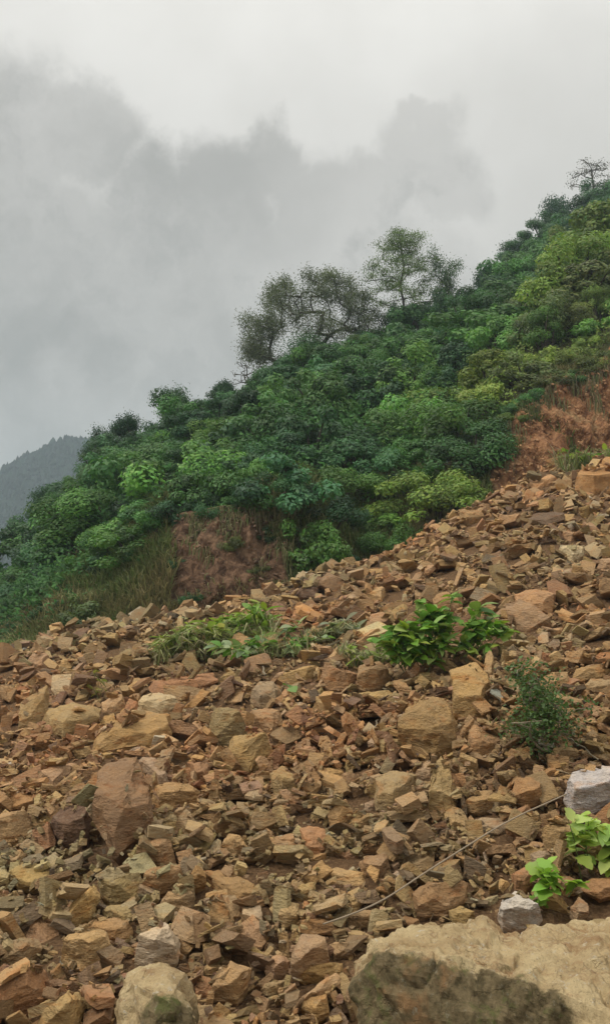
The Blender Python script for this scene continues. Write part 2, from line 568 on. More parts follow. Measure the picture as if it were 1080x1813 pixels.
# outlines of the rocks one can pick out, in photograph pixels: (name, tone, lie, thickness, label, short name, outline)
HEROES = [
 ('flat_rock', 'yellow', .35, .5, 'pointed yellow-ochre slab standing on end near the left edge', 'pointed yellow slab', [(85,1212),(83,1265),(60,1287),(32,1298),(36,1268),(58,1236)]),
 ('flat_rock', 'tan', .6, .45, 'long flat tan slab overhanging a dark hollow, right of the pointed yellow slab', 'overhanging tan slab', [(74,1280),(90,1256),(130,1245),(180,1254),(180,1270),(155,1284),(112,1306),(84,1294)]),
 ('rock', 'ochre', .5, .6, 'small squarish ochre rock at the right end of the overhanging tan slab', 'square ochre rock', [(180,1250),(190,1235),(216,1229),(224,1250),(203,1264),(184,1266)]),
 ('flat_rock', 'ochre', .65, .4, 'large orange-ochre tilted slab with split edge, above the tall dark leaning slab', 'large orange tilted slab', [(153,1322),(185,1297),(230,1275),(262,1260),(302,1266),(308,1300),(266,1318),(206,1326),(165,1334)]),
 ('flat_rock', 'rust', .7, .35, 'long low rusty slab just below the lime green weeds', 'long low rusty slab', [(260,1224),(268,1208),(330,1196),(380,1190),(386,1206),(350,1216),(302,1230)]),
 ('rock', 'cream', .55, .5, 'cream coloured three-sided rock below the long low rusty slab', 'cream three-sided rock', [(235,1256),(275,1227),(310,1237),(318,1250),(282,1262),(250,1266)]),
 ('boulder', 'grey', .4, .7, 'grey boulder with pale flat top below the broad-leaved blue-green weeds', 'pale-topped grey boulder', [(442,1242),(450,1222),(460,1206),(485,1206),(500,1226),(492,1250),(460,1254)]),
 ('boulder', 'olive', .3, .7, 'upright olive-grey boulder left of the squat brown block', 'upright olive boulder', [(370,1290),(380,1264),(405,1252),(435,1274),(441,1300),(418,1316),(376,1318)]),
 ('rock', 'ochre', .4, .7, 'smooth ochre wedge with dark lower edge below the upright olive boulder', 'smooth ochre wedge', [(395,1345),(410,1308),(450,1308),(486,1340),(442,1371),(405,1364)]),
 ('rock', 'brown', .4, .7, 'squat brown block right of the upright olive boulder', 'squat brown block', [(440,1264),(468,1254),(496,1256),(508,1272),(482,1300),(446,1294)]),
 ('rock', 'rust', .4, .7, 'small orange block left of the smooth ochre wedge', 'small orange block', [(331,1350),(360,1345),(376,1360),(371,1386),(344,1389)]),
 ('flat_rock', 'umber', .12, .4, 'tall dark brown leaning slab, the tallest rock on the left', 'tall dark leaning slab', [(176,1346),(244,1338),(262,1376),(272,1444),(204,1524),(194,1470),(164,1454)]),
 ('flat_rock', 'grey', .3, .4, 'grey-tan slab leaning against the right of the tall dark slab', 'grey-tan leaning slab', [(244,1340),(276,1342),(296,1362),(300,1388),(284,1398),(258,1368)]),
 ('rock', 'rust', .5, .7, 'rust stained rounded wedge right of the tall dark leaning slab', 'rust stained wedge', [(268,1420),(288,1392),(308,1385),(340,1400),(360,1406),(350,1424),(312,1434),(280,1432)]),
 ('rock', 'cream', .4, .6, 'small cream block tucked under the rust stained wedge', 'small cream block', [(276,1442),(300,1436),(328,1448),(313,1466),(285,1464)]),
 ('flat_rock', 'pink', .5, .4, 'pinkish tan wedge left of the tall dark leaning slab', 'pinkish tan wedge', [(56,1393),(84,1356),(130,1350),(148,1354),(118,1380),(94,1404)]),
 ('rock', 'yellow', .45, .7, 'rounded yellow-ochre rock cut by the left edge', 'rounded yellow rock', [(-14,1478),(12,1450),(44,1440),(56,1450),(57,1472),(26,1491),(-10,1493)]),
 ('rock', 'tan', .5, .7, 'small tan block right of the rounded yellow rock', 'small tan block', [(78,1432),(104,1425),(117,1440),(92,1460),(79,1452)]),
 ('boulder', 'dark', .35, .7, 'dark brown boulder left of the foot of the tall dark slab', 'dark boulder', [(90,1472),(120,1440),(156,1422),(168,1452),(154,1486),(112,1492)]),
 ('rock', 'yellow', .5, .6, 'small yellow block below the rounded yellow rock at left', 'small yellow block', [(7,1522),(38,1505),(47,1514),(26,1542),(12,1538)]),
 ('rock', 'cream', .4, .6, 'pale cream rock at the left edge below the small yellow block', 'pale cream rock', [(-16,1530),(2,1530),(23,1551),(16,1571),(-14,1576)]),
 ('rock', 'pink', .3, .7, 'pinkish pyramid rock below the small cream block', 'pinkish pyramid', [(240,1522),(262,1476),(285,1467),(300,1490),(313,1520),(286,1536)]),
 ('rock', 'ochre', .35, .8, 'smooth ochre cube just below the pinkish pyramid', 'smooth ochre cube', [(252,1576),(276,1542),(320,1530),(327,1560),(310,1578),(284,1584)]),
 ('flat_rock', 'ochre', .7, .35, 'broad flat ochre slab with rust freckles near the centre of the lower rubble', 'broad freckled slab', [(342,1541),(400,1543),(456,1564),(454,1590),(412,1602),(378,1580)]),
 ('boulder', 'olive', .45, .6, 'olive wedge-shaped boulder left of the smooth ochre cube', 'olive wedge boulder', [(174,1562),(212,1545),(246,1545),(260,1570),(240,1592),(196,1602),(178,1592)]),
 ('rock', 'yellow', .4, .6, 'long yellow rock running down to the left from the olive wedge boulder', 'long yellow rock', [(110,1642),(130,1604),(172,1566),(179,1590),(162,1620),(128,1638)]),
 ('rock', 'tan', .5, .7, 'tan topped rock with dark side below the smooth ochre cube', 'dark-sided tan rock', [(284,1598),(298,1580),(332,1582),(348,1600),(322,1618),(290,1618)]),
 ('rock', 'ochre', .35, .6, 'ochre block left of the rusty upright slab', 'ochre block', [(476,1516),(485,1482),(520,1475),(527,1510),(502,1527)]),
 ('flat_rock', 'rust', .2, .45, 'rusty red upright slab in the middle of the rubble', 'rusty upright slab', [(530,1466),(560,1461),(576,1466),(577,1508),(560,1523),(540,1520)]),
 ('rock', 'yellow', .4, .6, 'yellowish wedge above the broad freckled slab', 'yellowish wedge', [(390,1506),(405,1475),(430,1488),(442,1510),(416,1518)]),
 ('rock', 'olive', .5, .5, 'olive striped rock right of the rust stained wedge', 'olive striped rock', [(428,1432),(452,1426),(476,1440),(457,1462),(436,1448)]),
 ('rock', 'tan', .6, .5, 'flat tan rock just above the ochre block', 'flat tan rock', [(463,1462),(490,1452),(512,1464),(500,1476),(470,1475)]),
 ('rock', 'brown', .4, .7, 'left one of two brown rocks at the foot of the big green weeds', 'left brown rock', [(566,1216),(575,1200),(628,1178),(634,1195),(621,1223),(580,1227)]),
 ('rock', 'brown', .25, .7, 'right one of two brown rocks at the foot of the big green weeds', 'right brown rock', [(631,1219),(636,1178),(670,1171),(692,1200),(674,1217),(646,1224)]),
 ('rock', 'ochre', .4, .5, 'small ochre block right of the two brown rocks', 'ochre block by brown rocks', [(690,1206),(714,1202),(730,1229),(706,1227)]),
 ('rock', 'yellow', .6, .5, 'flat yellow rock under the two brown rocks', 'flat yellow rock', [(622,1238),(640,1225),(688,1222),(702,1232),(680,1244),(650,1246)]),
 ('boulder', 'brown', .35, .7, 'biggest ochre-brown boulder of the upper middle, dark below', 'big ochre-brown boulder', [(702,1326),(720,1272),(735,1240),(768,1229),(792,1244),(812,1290),(806,1330),(770,1342),(740,1328)]),
 ('flat_rock', 'tan', .5, .3, 'thin tan slab arching over a dark gap', 'arching tan slab', [(520,1362),(540,1342),(566,1332),(572,1342),(548,1362)]),
 ('rock', 'ochre', .45, .7, 'ochre block right of the arching tan slab', 'ochre block by the arch', [(555,1388),(575,1356),(600,1356),(616,1382),(592,1394),(566,1395)]),
 ('rock', 'yellow', .25, .6, 'yellow block standing left of the arching tan slab', 'standing yellow block', [(478,1370),(500,1355),(522,1372),(529,1414),(486,1417)]),
 ('flat_rock', 'tan', .35, .5, 'layered tan slab left of the vertical flaky slab', 'layered tan slab', [(662,1376),(700,1364),(738,1372),(724,1410),(698,1442),(664,1436)]),
 ('flat_rock', 'ochre', .1, .4, 'vertical flaky ochre slab, narrow at the top', 'vertical flaky slab', [(756,1440),(766,1360),(780,1328),(800,1372),(807,1438),(786,1448)]),
 ('rock', 'grey', .25, .5, 'grey wedge leaning on the left of the vertical flaky slab', 'grey leaning wedge', [(732,1384),(758,1344),(766,1352),(762,1384)]),
 ('boulder', 'ochre', .3, .7, 'broad ochre-grey boulder right of the big green weeds', 'broad ochre-grey boulder', [(796,1186),(840,1172),(866,1200),(872,1236),(860,1272),(802,1270),(796,1240)]),
 ('rock', 'rust', .4, .6, 'rusty slanted rock right of the big ochre-brown boulder', 'rusty slanted rock', [(828,1316),(850,1280),(887,1310),(870,1332),(832,1348)]),
 ('rock', 'rust', .4, .6, 'flat topped orange rock under the dark feathery shrub', 'orange rock', [(944,1366),(984,1357),(986,1376),(962,1390)]),
 ('rock', 'rust', .3, .7, 'rust and yellow block left of the orange rock', 'rust and yellow block', [(902,1422),(914,1376),(955,1370),(962,1420),(934,1430)]),
 ('boulder', 'white', .35, .8, 'large whitish boulder cut by the right edge', 'large whitish boulder', [(997,1408),(1018,1380),(1058,1358),(1090,1358),(1120,1390),(1105,1425),(1042,1442),(1008,1436)]),
 ('rock', 'yellow', .5, .4, 'yellow chip with two raised corners right of the dark shrub', 'yellow chip', [(1020,1298),(1040,1296),(1059,1278),(1057,1304),(1032,1310)]),
 ('flat_rock', 'tan', .5, .5, 'tan slab behind the dark feathery shrub', 'tan slab behind the shrub', [(944,1206),(968,1190),(1004,1190),(1012,1212),(972,1228)]),
 ('flat_rock', 'ochre', .6, .4, 'slanting ochre slab near the right edge above the dark shrub', 'slanting ochre slab', [(1003,1208),(1034,1180),(1078,1174),(1100,1184),(1042,1204)]),
 ('rock', 'olive', .5, .5, 'olive flat block at the right edge under the slanting ochre slab', 'olive flat block', [(1030,1216),(1048,1202),(1096,1202),(1096,1222),(1052,1226)]),
 ('flat_rock', 'yellow', .65, .4, 'long flat yellow-ochre slab in the lower middle', 'long flat yellow slab', [(562,1546),(598,1535),(640,1545),(662,1560),(626,1573),(580,1562)]),
 ('rock', 'brown', .4, .8, 'brown cube right of the long flat yellow slab', 'brown cube', [(634,1528),(660,1517),(682,1521),(692,1540),(673,1562),(642,1550)]),
 ('boulder', 'brown', .4, .6, 'large brown rough block right above the mossy boulder', 'large brown block', [(726,1578),(760,1561),(830,1558),(822,1590),(792,1620),(736,1624)]),
 ('rock', 'yellow', .35, .6, 'yellow-brown split rock above the long flat yellow slab', 'yellow-brown split rock', [(576,1442),(612,1414),(627,1440),(602,1471),(584,1467)]),
 ('rock', 'ochre', .5, .6, 'ochre chip right of the yellow-brown split rock', 'ochre chip', [(619,1452),(648,1441),(666,1460),(640,1476),(624,1472)]),
 ('rock', 'grey', .4, .4, 'flat greyish chip below the layered tan slab', 'greyish chip', [(645,1422),(672,1415),(666,1441),(642,1442)]),
 ('rock', 'ochre', .4, .6, 'ochre wedge with dark base right of the vertical flaky slab', 'dark-based ochre wedge', [(818,1434),(848,1400),(872,1399),(874,1432),(846,1442)]),
 ('flat_rock', 'grey', .6, .35, 'thin grey flaky slab lying under the pale cable', 'grey flaky slab', [(818,1467),(850,1448),(900,1448),(922,1455),(882,1476),(842,1474)]),
 ('rock', 'olive', .4, .7, 'squared olive-tan block below the large whitish boulder', 'squared olive-tan block', [(956,1482),(984,1461),(1024,1451),(1034,1490),(1010,1502),(974,1508)]),
 ('rock', 'grey', .35, .7, 'grey-tan rounded block left of the lime green weed', 'grey-tan block', [(929,1512),(958,1500),(976,1514),(973,1545),(946,1543)]),
 ('rock', 'rust', .4, .6, 'rusty rock left of the grey-tan block', 'rusty rock by the grey-tan block', [(904,1548),(934,1532),(946,1558),(931,1582),(911,1578)]),
 ('rock', 'white', .3, .7, 'white and grey wedge standing behind the mossy boulder', 'white and grey wedge', [(880,1628),(889,1592),(912,1578),(940,1604),(962,1628),(932,1650),(890,1642)]),
 ('flat_rock', 'rust', .6, .4, 'rusty flat slab at the right edge under the lime green weed', 'rusty flat slab', [(1016,1570),(1050,1554),(1096,1552),(1100,1580),(1060,1592)]),
 ('rock', 'grey', .3, .9, 'egg-shaped grey stone below the fresh green leaves', 'egg-shaped grey stone', [(1009,1606),(1024,1588),(1040,1600),(1040,1628),(1018,1634)]),
 ('rock', 'white', .4, .7, 'tiny white pebble right of the large brown block', 'tiny white pebble', [(812,1600),(824,1593),(840,1596),(836,1604),(820,1606)]),
 ('rock', 'yellow', .4, .6, 'yellow striped stone between the large brown block and the mossy boulder', 'yellow striped stone', [(793,1612),(815,1604),(842,1630),(822,1647),(800,1634)]),
 ('flat_rock', 'olive', .5, .5, 'olive-tan slab near the left edge of the lower rubble', 'olive-tan slab', [(8,1692),(36,1672),(68,1660),(76,1680),(42,1712),(4,1714)]),
 ('boulder', 'rust', .55, .6, 'big reddish brown slab in the bottom left corner', 'corner reddish slab', [(-30,1770),(18,1732),(74,1714),(101,1740),(62,1776),(4,1806)]),
 ('boulder', 'yellow', .4, .7, 'lumpy yellow-ochre boulder at the bottom edge left of the pale mossy boulder', 'lumpy yellow boulder', [(62,1836),(74,1778),(108,1760),(140,1754),(156,1770),(146,1806),(128,1836)]),
 ('boulder', 'tan', .45, .7, 'large tan boulder left of the pale pyramid', 'large tan boulder', [(108,1698),(150,1646),(190,1648),(202,1690),(162,1712),(120,1708)]),
 ('flat_rock', 'ochre', .7, .4, 'flat ochre slab lying against the large tan boulder', 'flat ochre slab', [(142,1652),(165,1630),(220,1624),(244,1654),(206,1664)]),
 ('rock', 'olive', .5, .6, 'olive rock between the olive wedge boulder and the flat ochre slab', 'olive rock', [(178,1610),(196,1602),(226,1602),(242,1628),(216,1636),(186,1624)]),
 ('rock', 'pale', .35, .7, 'pale pyramid rock leaning on the pale mossy boulder', 'pale pyramid', [(238,1706),(262,1662),(292,1632),(319,1670),(316,1704),(272,1716)]),
 ('rock', 'grey', .4, .8, 'small grey knob lying on top of the pale mossy boulder', 'grey knob', [(271,1714),(282,1695),(296,1704),(294,1732),(276,1732)]),
 ('boulder', 'yellow', .35, .6, 'rough yellow block in the lower middle right of the pale mossy boulder', 'rough yellow block', [(372,1766),(408,1700),(446,1714),(438,1745),(420,1776),(394,1774)]),
 ('rock', 'tan', .5, .5, 'slim tan stone between the pale mossy boulder and the rough yellow block', 'slim tan stone', [(353,1732),(380,1703),(394,1712),(376,1736)]),
 ('rock', 'cream', .3, .8, 'pale upright cube above the rough yellow block', 'pale upright cube', [(426,1646),(432,1604),(462,1602),(467,1640),(452,1648)]),
 ('rock', 'yellow', .3, .7, 'rounded yellowish block right of the pale upright cube', 'rounded yellowish block', [(491,1632),(508,1596),(530,1600),(530,1634),(506,1644)]),
 ('rock', 'yellow', .45, .5, 'forked yellow rock above the rounded yellowish block', 'forked yellow rock', [(516,1590),(540,1566),(560,1560),(556,1586),(532,1602)]),
 ('rock', 'pink', .45, .8, 'pinkish block with a shaded side right of the rough yellow block', 'pinkish block', [(469,1722),(498,1688),(513,1702),(512,1726),(484,1734)]),
 ('rock', 'olive', .5, .5, 'olive slab below the pinkish block', 'olive slab', [(458,1757),(480,1736),(512,1734),(492,1760),(472,1764)]),
 ('boulder', 'grey', .3, .7, 'brown-grey boulder left of the long mossy boulder, behind the tan double block', 'brown-grey rimmed boulder', [(514,1732),(517,1690),(534,1650),(576,1658),(584,1706),(532,1738)]),
 ('boulder', 'ochre', .3, .7, 'tan double block in front of the brown-grey rimmed boulder', 'tan double block', [(524,1712),(560,1702),(608,1704),(608,1736),(570,1746),(530,1738)]),
 ('rock', 'tan', .3, .8, 'small tan cube between the rimmed boulder and the big mossy boulder', 'small tan cube', [(584,1672),(604,1667),(623,1668),(626,1700),(590,1702)]),
 ('rock', 'ochre', .3, .7, 'orange-brown block at the bottom edge left of the big mossy boulder', 'orange-brown bottom block', [(533,1784),(541,1762),(578,1759),(584,1800),(564,1812)]),
 ('rock', 'tan', .5, .6, 'tan slab with dark brown end crossed by the pale cable', 'tan slab under the cable', [(598,1634),(638,1612),(660,1612),(664,1640),(616,1644)]),
 ('rock', 'yellow', .4, .6, 'yellow rock cut by the bottom edge below the rough yellow block', 'yellow bottom rock', [(386,1822),(414,1792),(452,1806),(446,1826)]),
 ('rock', 'pale', .4, .7, 'pale stone on the upper right of the slope', 'pale upper stone', [(986,982),(1000,970),(1036,967),(1032,985),(1012,994)]),
 ('boulder', 'tan', .4, .7, 'tan block cut by the right edge on the upper slope', 'upper edge tan block', [(1056,1006),(1080,984),(1110,984),(1110,1010),(1070,1012)]),
 ('boulder', 'rust', .4, .6, 'broad reddish boulder above and right of the big green weeds', 'broad reddish boulder', [(910,1052),(950,1042),(988,1046),(978,1078),(934,1088),(914,1076)]),
 ('flat_rock', 'ochre', .5, .6, 'flat ochre stone just above the big green weeds', 'flat ochre stone', [(763,1058),(790,1048),(822,1058),(816,1082),(770,1080)]),
 ('flat_rock', 'dark', .5, .4, 'dark flat slab high on the slope below the red scarp', 'dark high slab', [(922,930),(948,910),(998,906),(1006,918),(966,930)]),
 ('rock', 'tan', .4, .6, 'tan block on the upper slope right of the dark high slab', 'upper tan block', [(990,956),(1004,936),(1030,936),(1034,950),(1010,962)]),
 ('boulder', 'rust', .35, .8, 'big red-brown boulder half sunk at the right edge under the scarp', 'half-sunk red boulder', [(1014,866),(1024,838),(1060,822),(1110,824),(1116,870),(1050,876)]),
 ('rock', 'tan', .5, .6, 'tan block in the middle of the rubble crest', 'crest tan block', [(648,1066),(654,1044),(676,1038),(684,1056),(676,1068)]),
 ('flat_rock', 'dark', .5, .5, 'dark slab jutting from the rubble crest above the broad-leaved weeds', 'dark crest slab', [(508,1050),(530,1036),(566,1042),(560,1056),(528,1060)]),
 ('rock', 'tan', .4, .6, 'tan block near the left edge just below the grassy bank', 'tan block under the bank', [(46,1182),(58,1158),(80,1154),(92,1172),(76,1188)]),
]

GX0, GY0, CELL = -11.0, 2.4, 0.03
GNX, GNY = int(24 / CELL), int(25.6 / CELL)
gx = GX0 + (np.arange(GNX) + .5) * CELL
gy = GY0 + (np.arange(GNY) + .5) * CELL
GX, GY = np.meshgrid(gx, gy, indexing='ij')
HGT = rub_z(GX, GY)                     # running top surface of the pile
MASK = np.zeros((int(PH / 4) + 30, int(PW / 4) + 60), bool)     # where a picked-out rock shows (quarter-size photo)


def mask_poly(poly, grow=1.0):
    P = np.array(poly, float); c = P.mean(0); P = (c + (P - c) * grow) / 4 + np.array([30, 0])
    x0, x1 = int(max(P[:, 0].min(), 0)), int(min(P[:, 0].max() + 1, MASK.shape[1] - 1))
    y0, y1 = int(max(P[:, 1].min(), 0)), int(min(P[:, 1].max() + 1, MASK.shape[0] - 1))
    X, Y = np.meshgrid(np.arange(x0, x1 + 1) + .5, np.arange(y0, y1 + 1) + .5)
    ins = np.zeros(X.shape, bool)
    n = len(P)
    for i in range(n):
        (xa, ya), (xb, yb) = P[i], P[(i + 1) % n]
        if abs(yb - ya) < 1e-9: continue
        t = ((ya > Y) != (yb > Y)) & (X < (xb - xa) * (Y - ya) / (yb - ya) + xa)
        ins ^= t
    MASK[y0:y1 + 1, x0:x1 + 1] |= ins


def masked(px, py):
    i, j = int(py / 4), int(px / 4 + 30)
    return 0 <= i < MASK.shape[0] and 0 <= j < MASK.shape[1] and MASK[i, j]


def hull(points):
    bm = bmesh.new()
    for p in points: bm.verts.new(p)
    r = bmesh.ops.convex_hull(bm, input=bm.verts)
    bmesh.ops.delete(bm, geom=list({g for g in r['geom_interior'] + r['geom_unused'] if isinstance(g, bmesh.types.BMVert) and g.is_valid}), context='VERTS')
    bmesh.ops.dissolve_limit(bm, angle_limit=R(9), verts=bm.verts, edges=bm.edges)
    bmesh.ops.recalc_face_normals(bm, faces=bm.faces)
    return bm


def roughen(bm, size, cuts, amp, seed, freq=3.0):
    """worn edges, broken faces"""
    bmesh.ops.bevel(bm, geom=list(bm.edges), offset=size * .009, segments=1, affect='EDGES', profile=.5)
    bmesh.ops.triangulate(bm, faces=bm.faces)
    for _ in range(cuts):
        long = [e for e in bm.edges if e.calc_length() > size * .085]
        if not long: break
        bmesh.ops.subdivide_edges(bm, edges=long, cuts=1)
        bmesh.ops.triangulate(bm, faces=[f for f in bm.faces if len(f.verts) > 3])
    bm.normal_update()
    off = Vector((seed * 3.7, seed * 1.3, -seed * 2.1))
    for v in bm.verts:
        q = v.co / size * freq + off
        d = mnoise.fractal(q, 1.0, 2.0, 4)
        step = abs(mnoise.noise(Vector((q.x * .7, q.y * .7, q.z * 2.6)))) - .25     # bedding steps
        fine = mnoise.noise(q * 3.1) * .45 + mnoise.noise(q * 6.7) * .25
        chip = max(0.0, mnoise.noise(q * .9 + Vector((9, 9, 9))) - .15) * -1.6
        v.co += v.normal * size * amp * (d * .7 + step * .9 + fine + chip)


def bm_mesh(bm, name, mat):
    me = bpy.data.meshes.new(name)
    bm.to_mesh(me); bm.free()
    me.materials.append(mat)
    return me


def stamp_box(o_co, pts):
    """raise the pile surface under a placed rock"""
    P = np.array(pts)
    x0, x1 = P[:, 0].min(), P[:, 0].max(); y0, y1 = P[:, 1].min(), P[:, 1].max(); zt = P[:, 2].max(); zb = P[:, 2].min()
    i0, i1 = int((x0 - GX0) / CELL), int((x1 - GX0) / CELL) + 1
    j0, j1 = int((y0 - GY0) / CELL), int((y1 - GY0) / CELL) + 1
    i0, j0 = max(i0, 0), max(j0, 0)
    sx, sy = GX[i0:i1, j0:j1], GY[i0:i1, j0:j1]
    if sx.size == 0: return
    cx, cy = (x0 + x1) / 2, (y0 + y1) / 2
    e = ((sx - cx) / max((x1 - x0) / 2, .01)) ** 2 + ((sy - cy) / max((y1 - y0) / 2, .01)) ** 2
    top = zb + (zt - zb) * np.sqrt(np.clip(1 - e, 0, 1))
    HGT[i0:i1, j0:j1] = np.where(e < 1, np.maximum(HGT[i0:i1, j0:j1], top), HGT[i0:i1, j0:j1])


LAND = []          # (short name, px, py) of rocks that others are described by


def tone(key, r=random):
    c = Vector(TONE[key]) * r.uniform(.86, 1.14)
    return (c.x * r.uniform(.94, 1.06), c.y * r.uniform(.95, 1.05), c.z * r.uniform(.9, 1.1), 1)


def hero_rock(idx, spec):
    name, tn, lie, thick, label, short, out = spec
    r = random.Random(idx * 13 + 5)
    xs = [p[0] for p in out]; ys = [p[1] for p in out]
    bx = sum(p[0] for p in out if p[1] > (min(ys) + max(ys)) / 2) / max(1, sum(1 for p in out if p[1] > (min(ys) + max(ys)) / 2))
    _, _, t0 = rub_hit(bx, max(ys))
    wm = (max(xs) - min(xs)) / FPX * t0; hm = (max(ys) - min(ys)) / FPX * t0
    sz = max(wm, hm); mn = min(wm, hm)
    P = []
    dt = .35 * mn
    for px, py in out:
        a, s, ts = rub_hit(px, py)
        t = t0 + min(min(1, lie + .15) * (ts - t0), 1.2 * sz) - dt
        P.append(Vector((a * t, t, CAMZ + s * t)))
    c = sum(P, Vector()) / len(P)
    # break up the straight edges of the outline
    Q = []
    for i in range(len(P)):
        p, q = P[i], P[(i + 1) % len(P)]
        Q.append(p)
        if (q - p).length > .3 * sz: Q.append(p.lerp(q, r.uniform(.35, .65)) + (p.lerp(q, .5) - c) * r.uniform(-.02, .045))
    n = Vector()
    for i in range(len(P)): n += (P[i] - c).cross(P[(i + 1) % len(P)] - c)
    n.normalize()
    if n.dot(Vector((0, 0, CAMZ)) - c) < 0: n = -n
    th = thick * mn
    pts = list(Q)
    y0, y1 = min(ys), max(ys)
    up = Vector((0, 0, 1))
    # a few broken corners stand out of the main face, which leans back; below them the rock undercuts
    m = len(P)
    for _ in range(r.randint(4, 6)):
        i = r.randrange(m); j = (i + r.randint(1, m - 1)) % m
        f = r.random(); e = r.uniform(.45, .9)
        p = P[i].lerp(P[j], f); py = out[i][1] * (1 - f) + out[j][1] * f
        w = (py - y0) / (y1 - y0)
        pts.append(c + (p - c) * e + n * th * (.15 + .75 * w + r.uniform(-.15, .25)) + up * hm * .10 * w)
    low = [k for k in range(m) if out[k][1] > (y0 + y1) / 2]
    for k in low:           # lower lip
        pts.append(c + (P[k] - c) * r.uniform(.7, .9) + n * th * r.uniform(.35, .8) + up * hm * r.uniform(.08, .2))
    for p in P:
        pts.append(c + (p - c) * r.uniform(.55, .95) - n * th * r.uniform(.5, 1.2) - up * hm * .05)
    base = Vector((c.x, c.y, min(p.z for p in pts)))
    bm = hull([p - base for p in pts])
    # flat fracture faces struck off the side that shows
    ctr = sum((v.co for v in bm.verts), Vector()) / len(bm.verts)
    for _ in range(r.randint(2, 4)):
        d = (n + Vector((r.uniform(-1, 1), r.uniform(-.5, .3), r.uniform(-.7, .9))) * 1.1).normalized()
        ext = max(d.dot(v.co - ctr) for v in bm.verts)
        bmesh.ops.bisect_plane(bm, geom=list(bm.verts) + list(bm.edges) + list(bm.faces), plane_co=ctr + d * ext * r.uniform(.72, .9), plane_no=d, clear_outer=True)
        ed = [e for e in bm.edges if e.is_boundary]
        if ed: bmesh.ops.holes_fill(bm, edges=ed, sides=0)
    pts2 = [v.co.copy() for v in bm.verts]; bm.free()
    bm = hull(pts2)
    roughen(bm, sz, 5, .036, idx, 3.6)
    o = link(name, bm_mesh(bm, name, M['rock']))
    o.location = base
    o.color = tone(tn, r)
    tag(o, label, 'rock', 'rocks one can pick out in the rubble')
    mask_poly(out, 1.0)
    stamp_box(base, pts)
    LAND.append((short, sum(xs) / len(xs), sum(ys) / len(ys)))


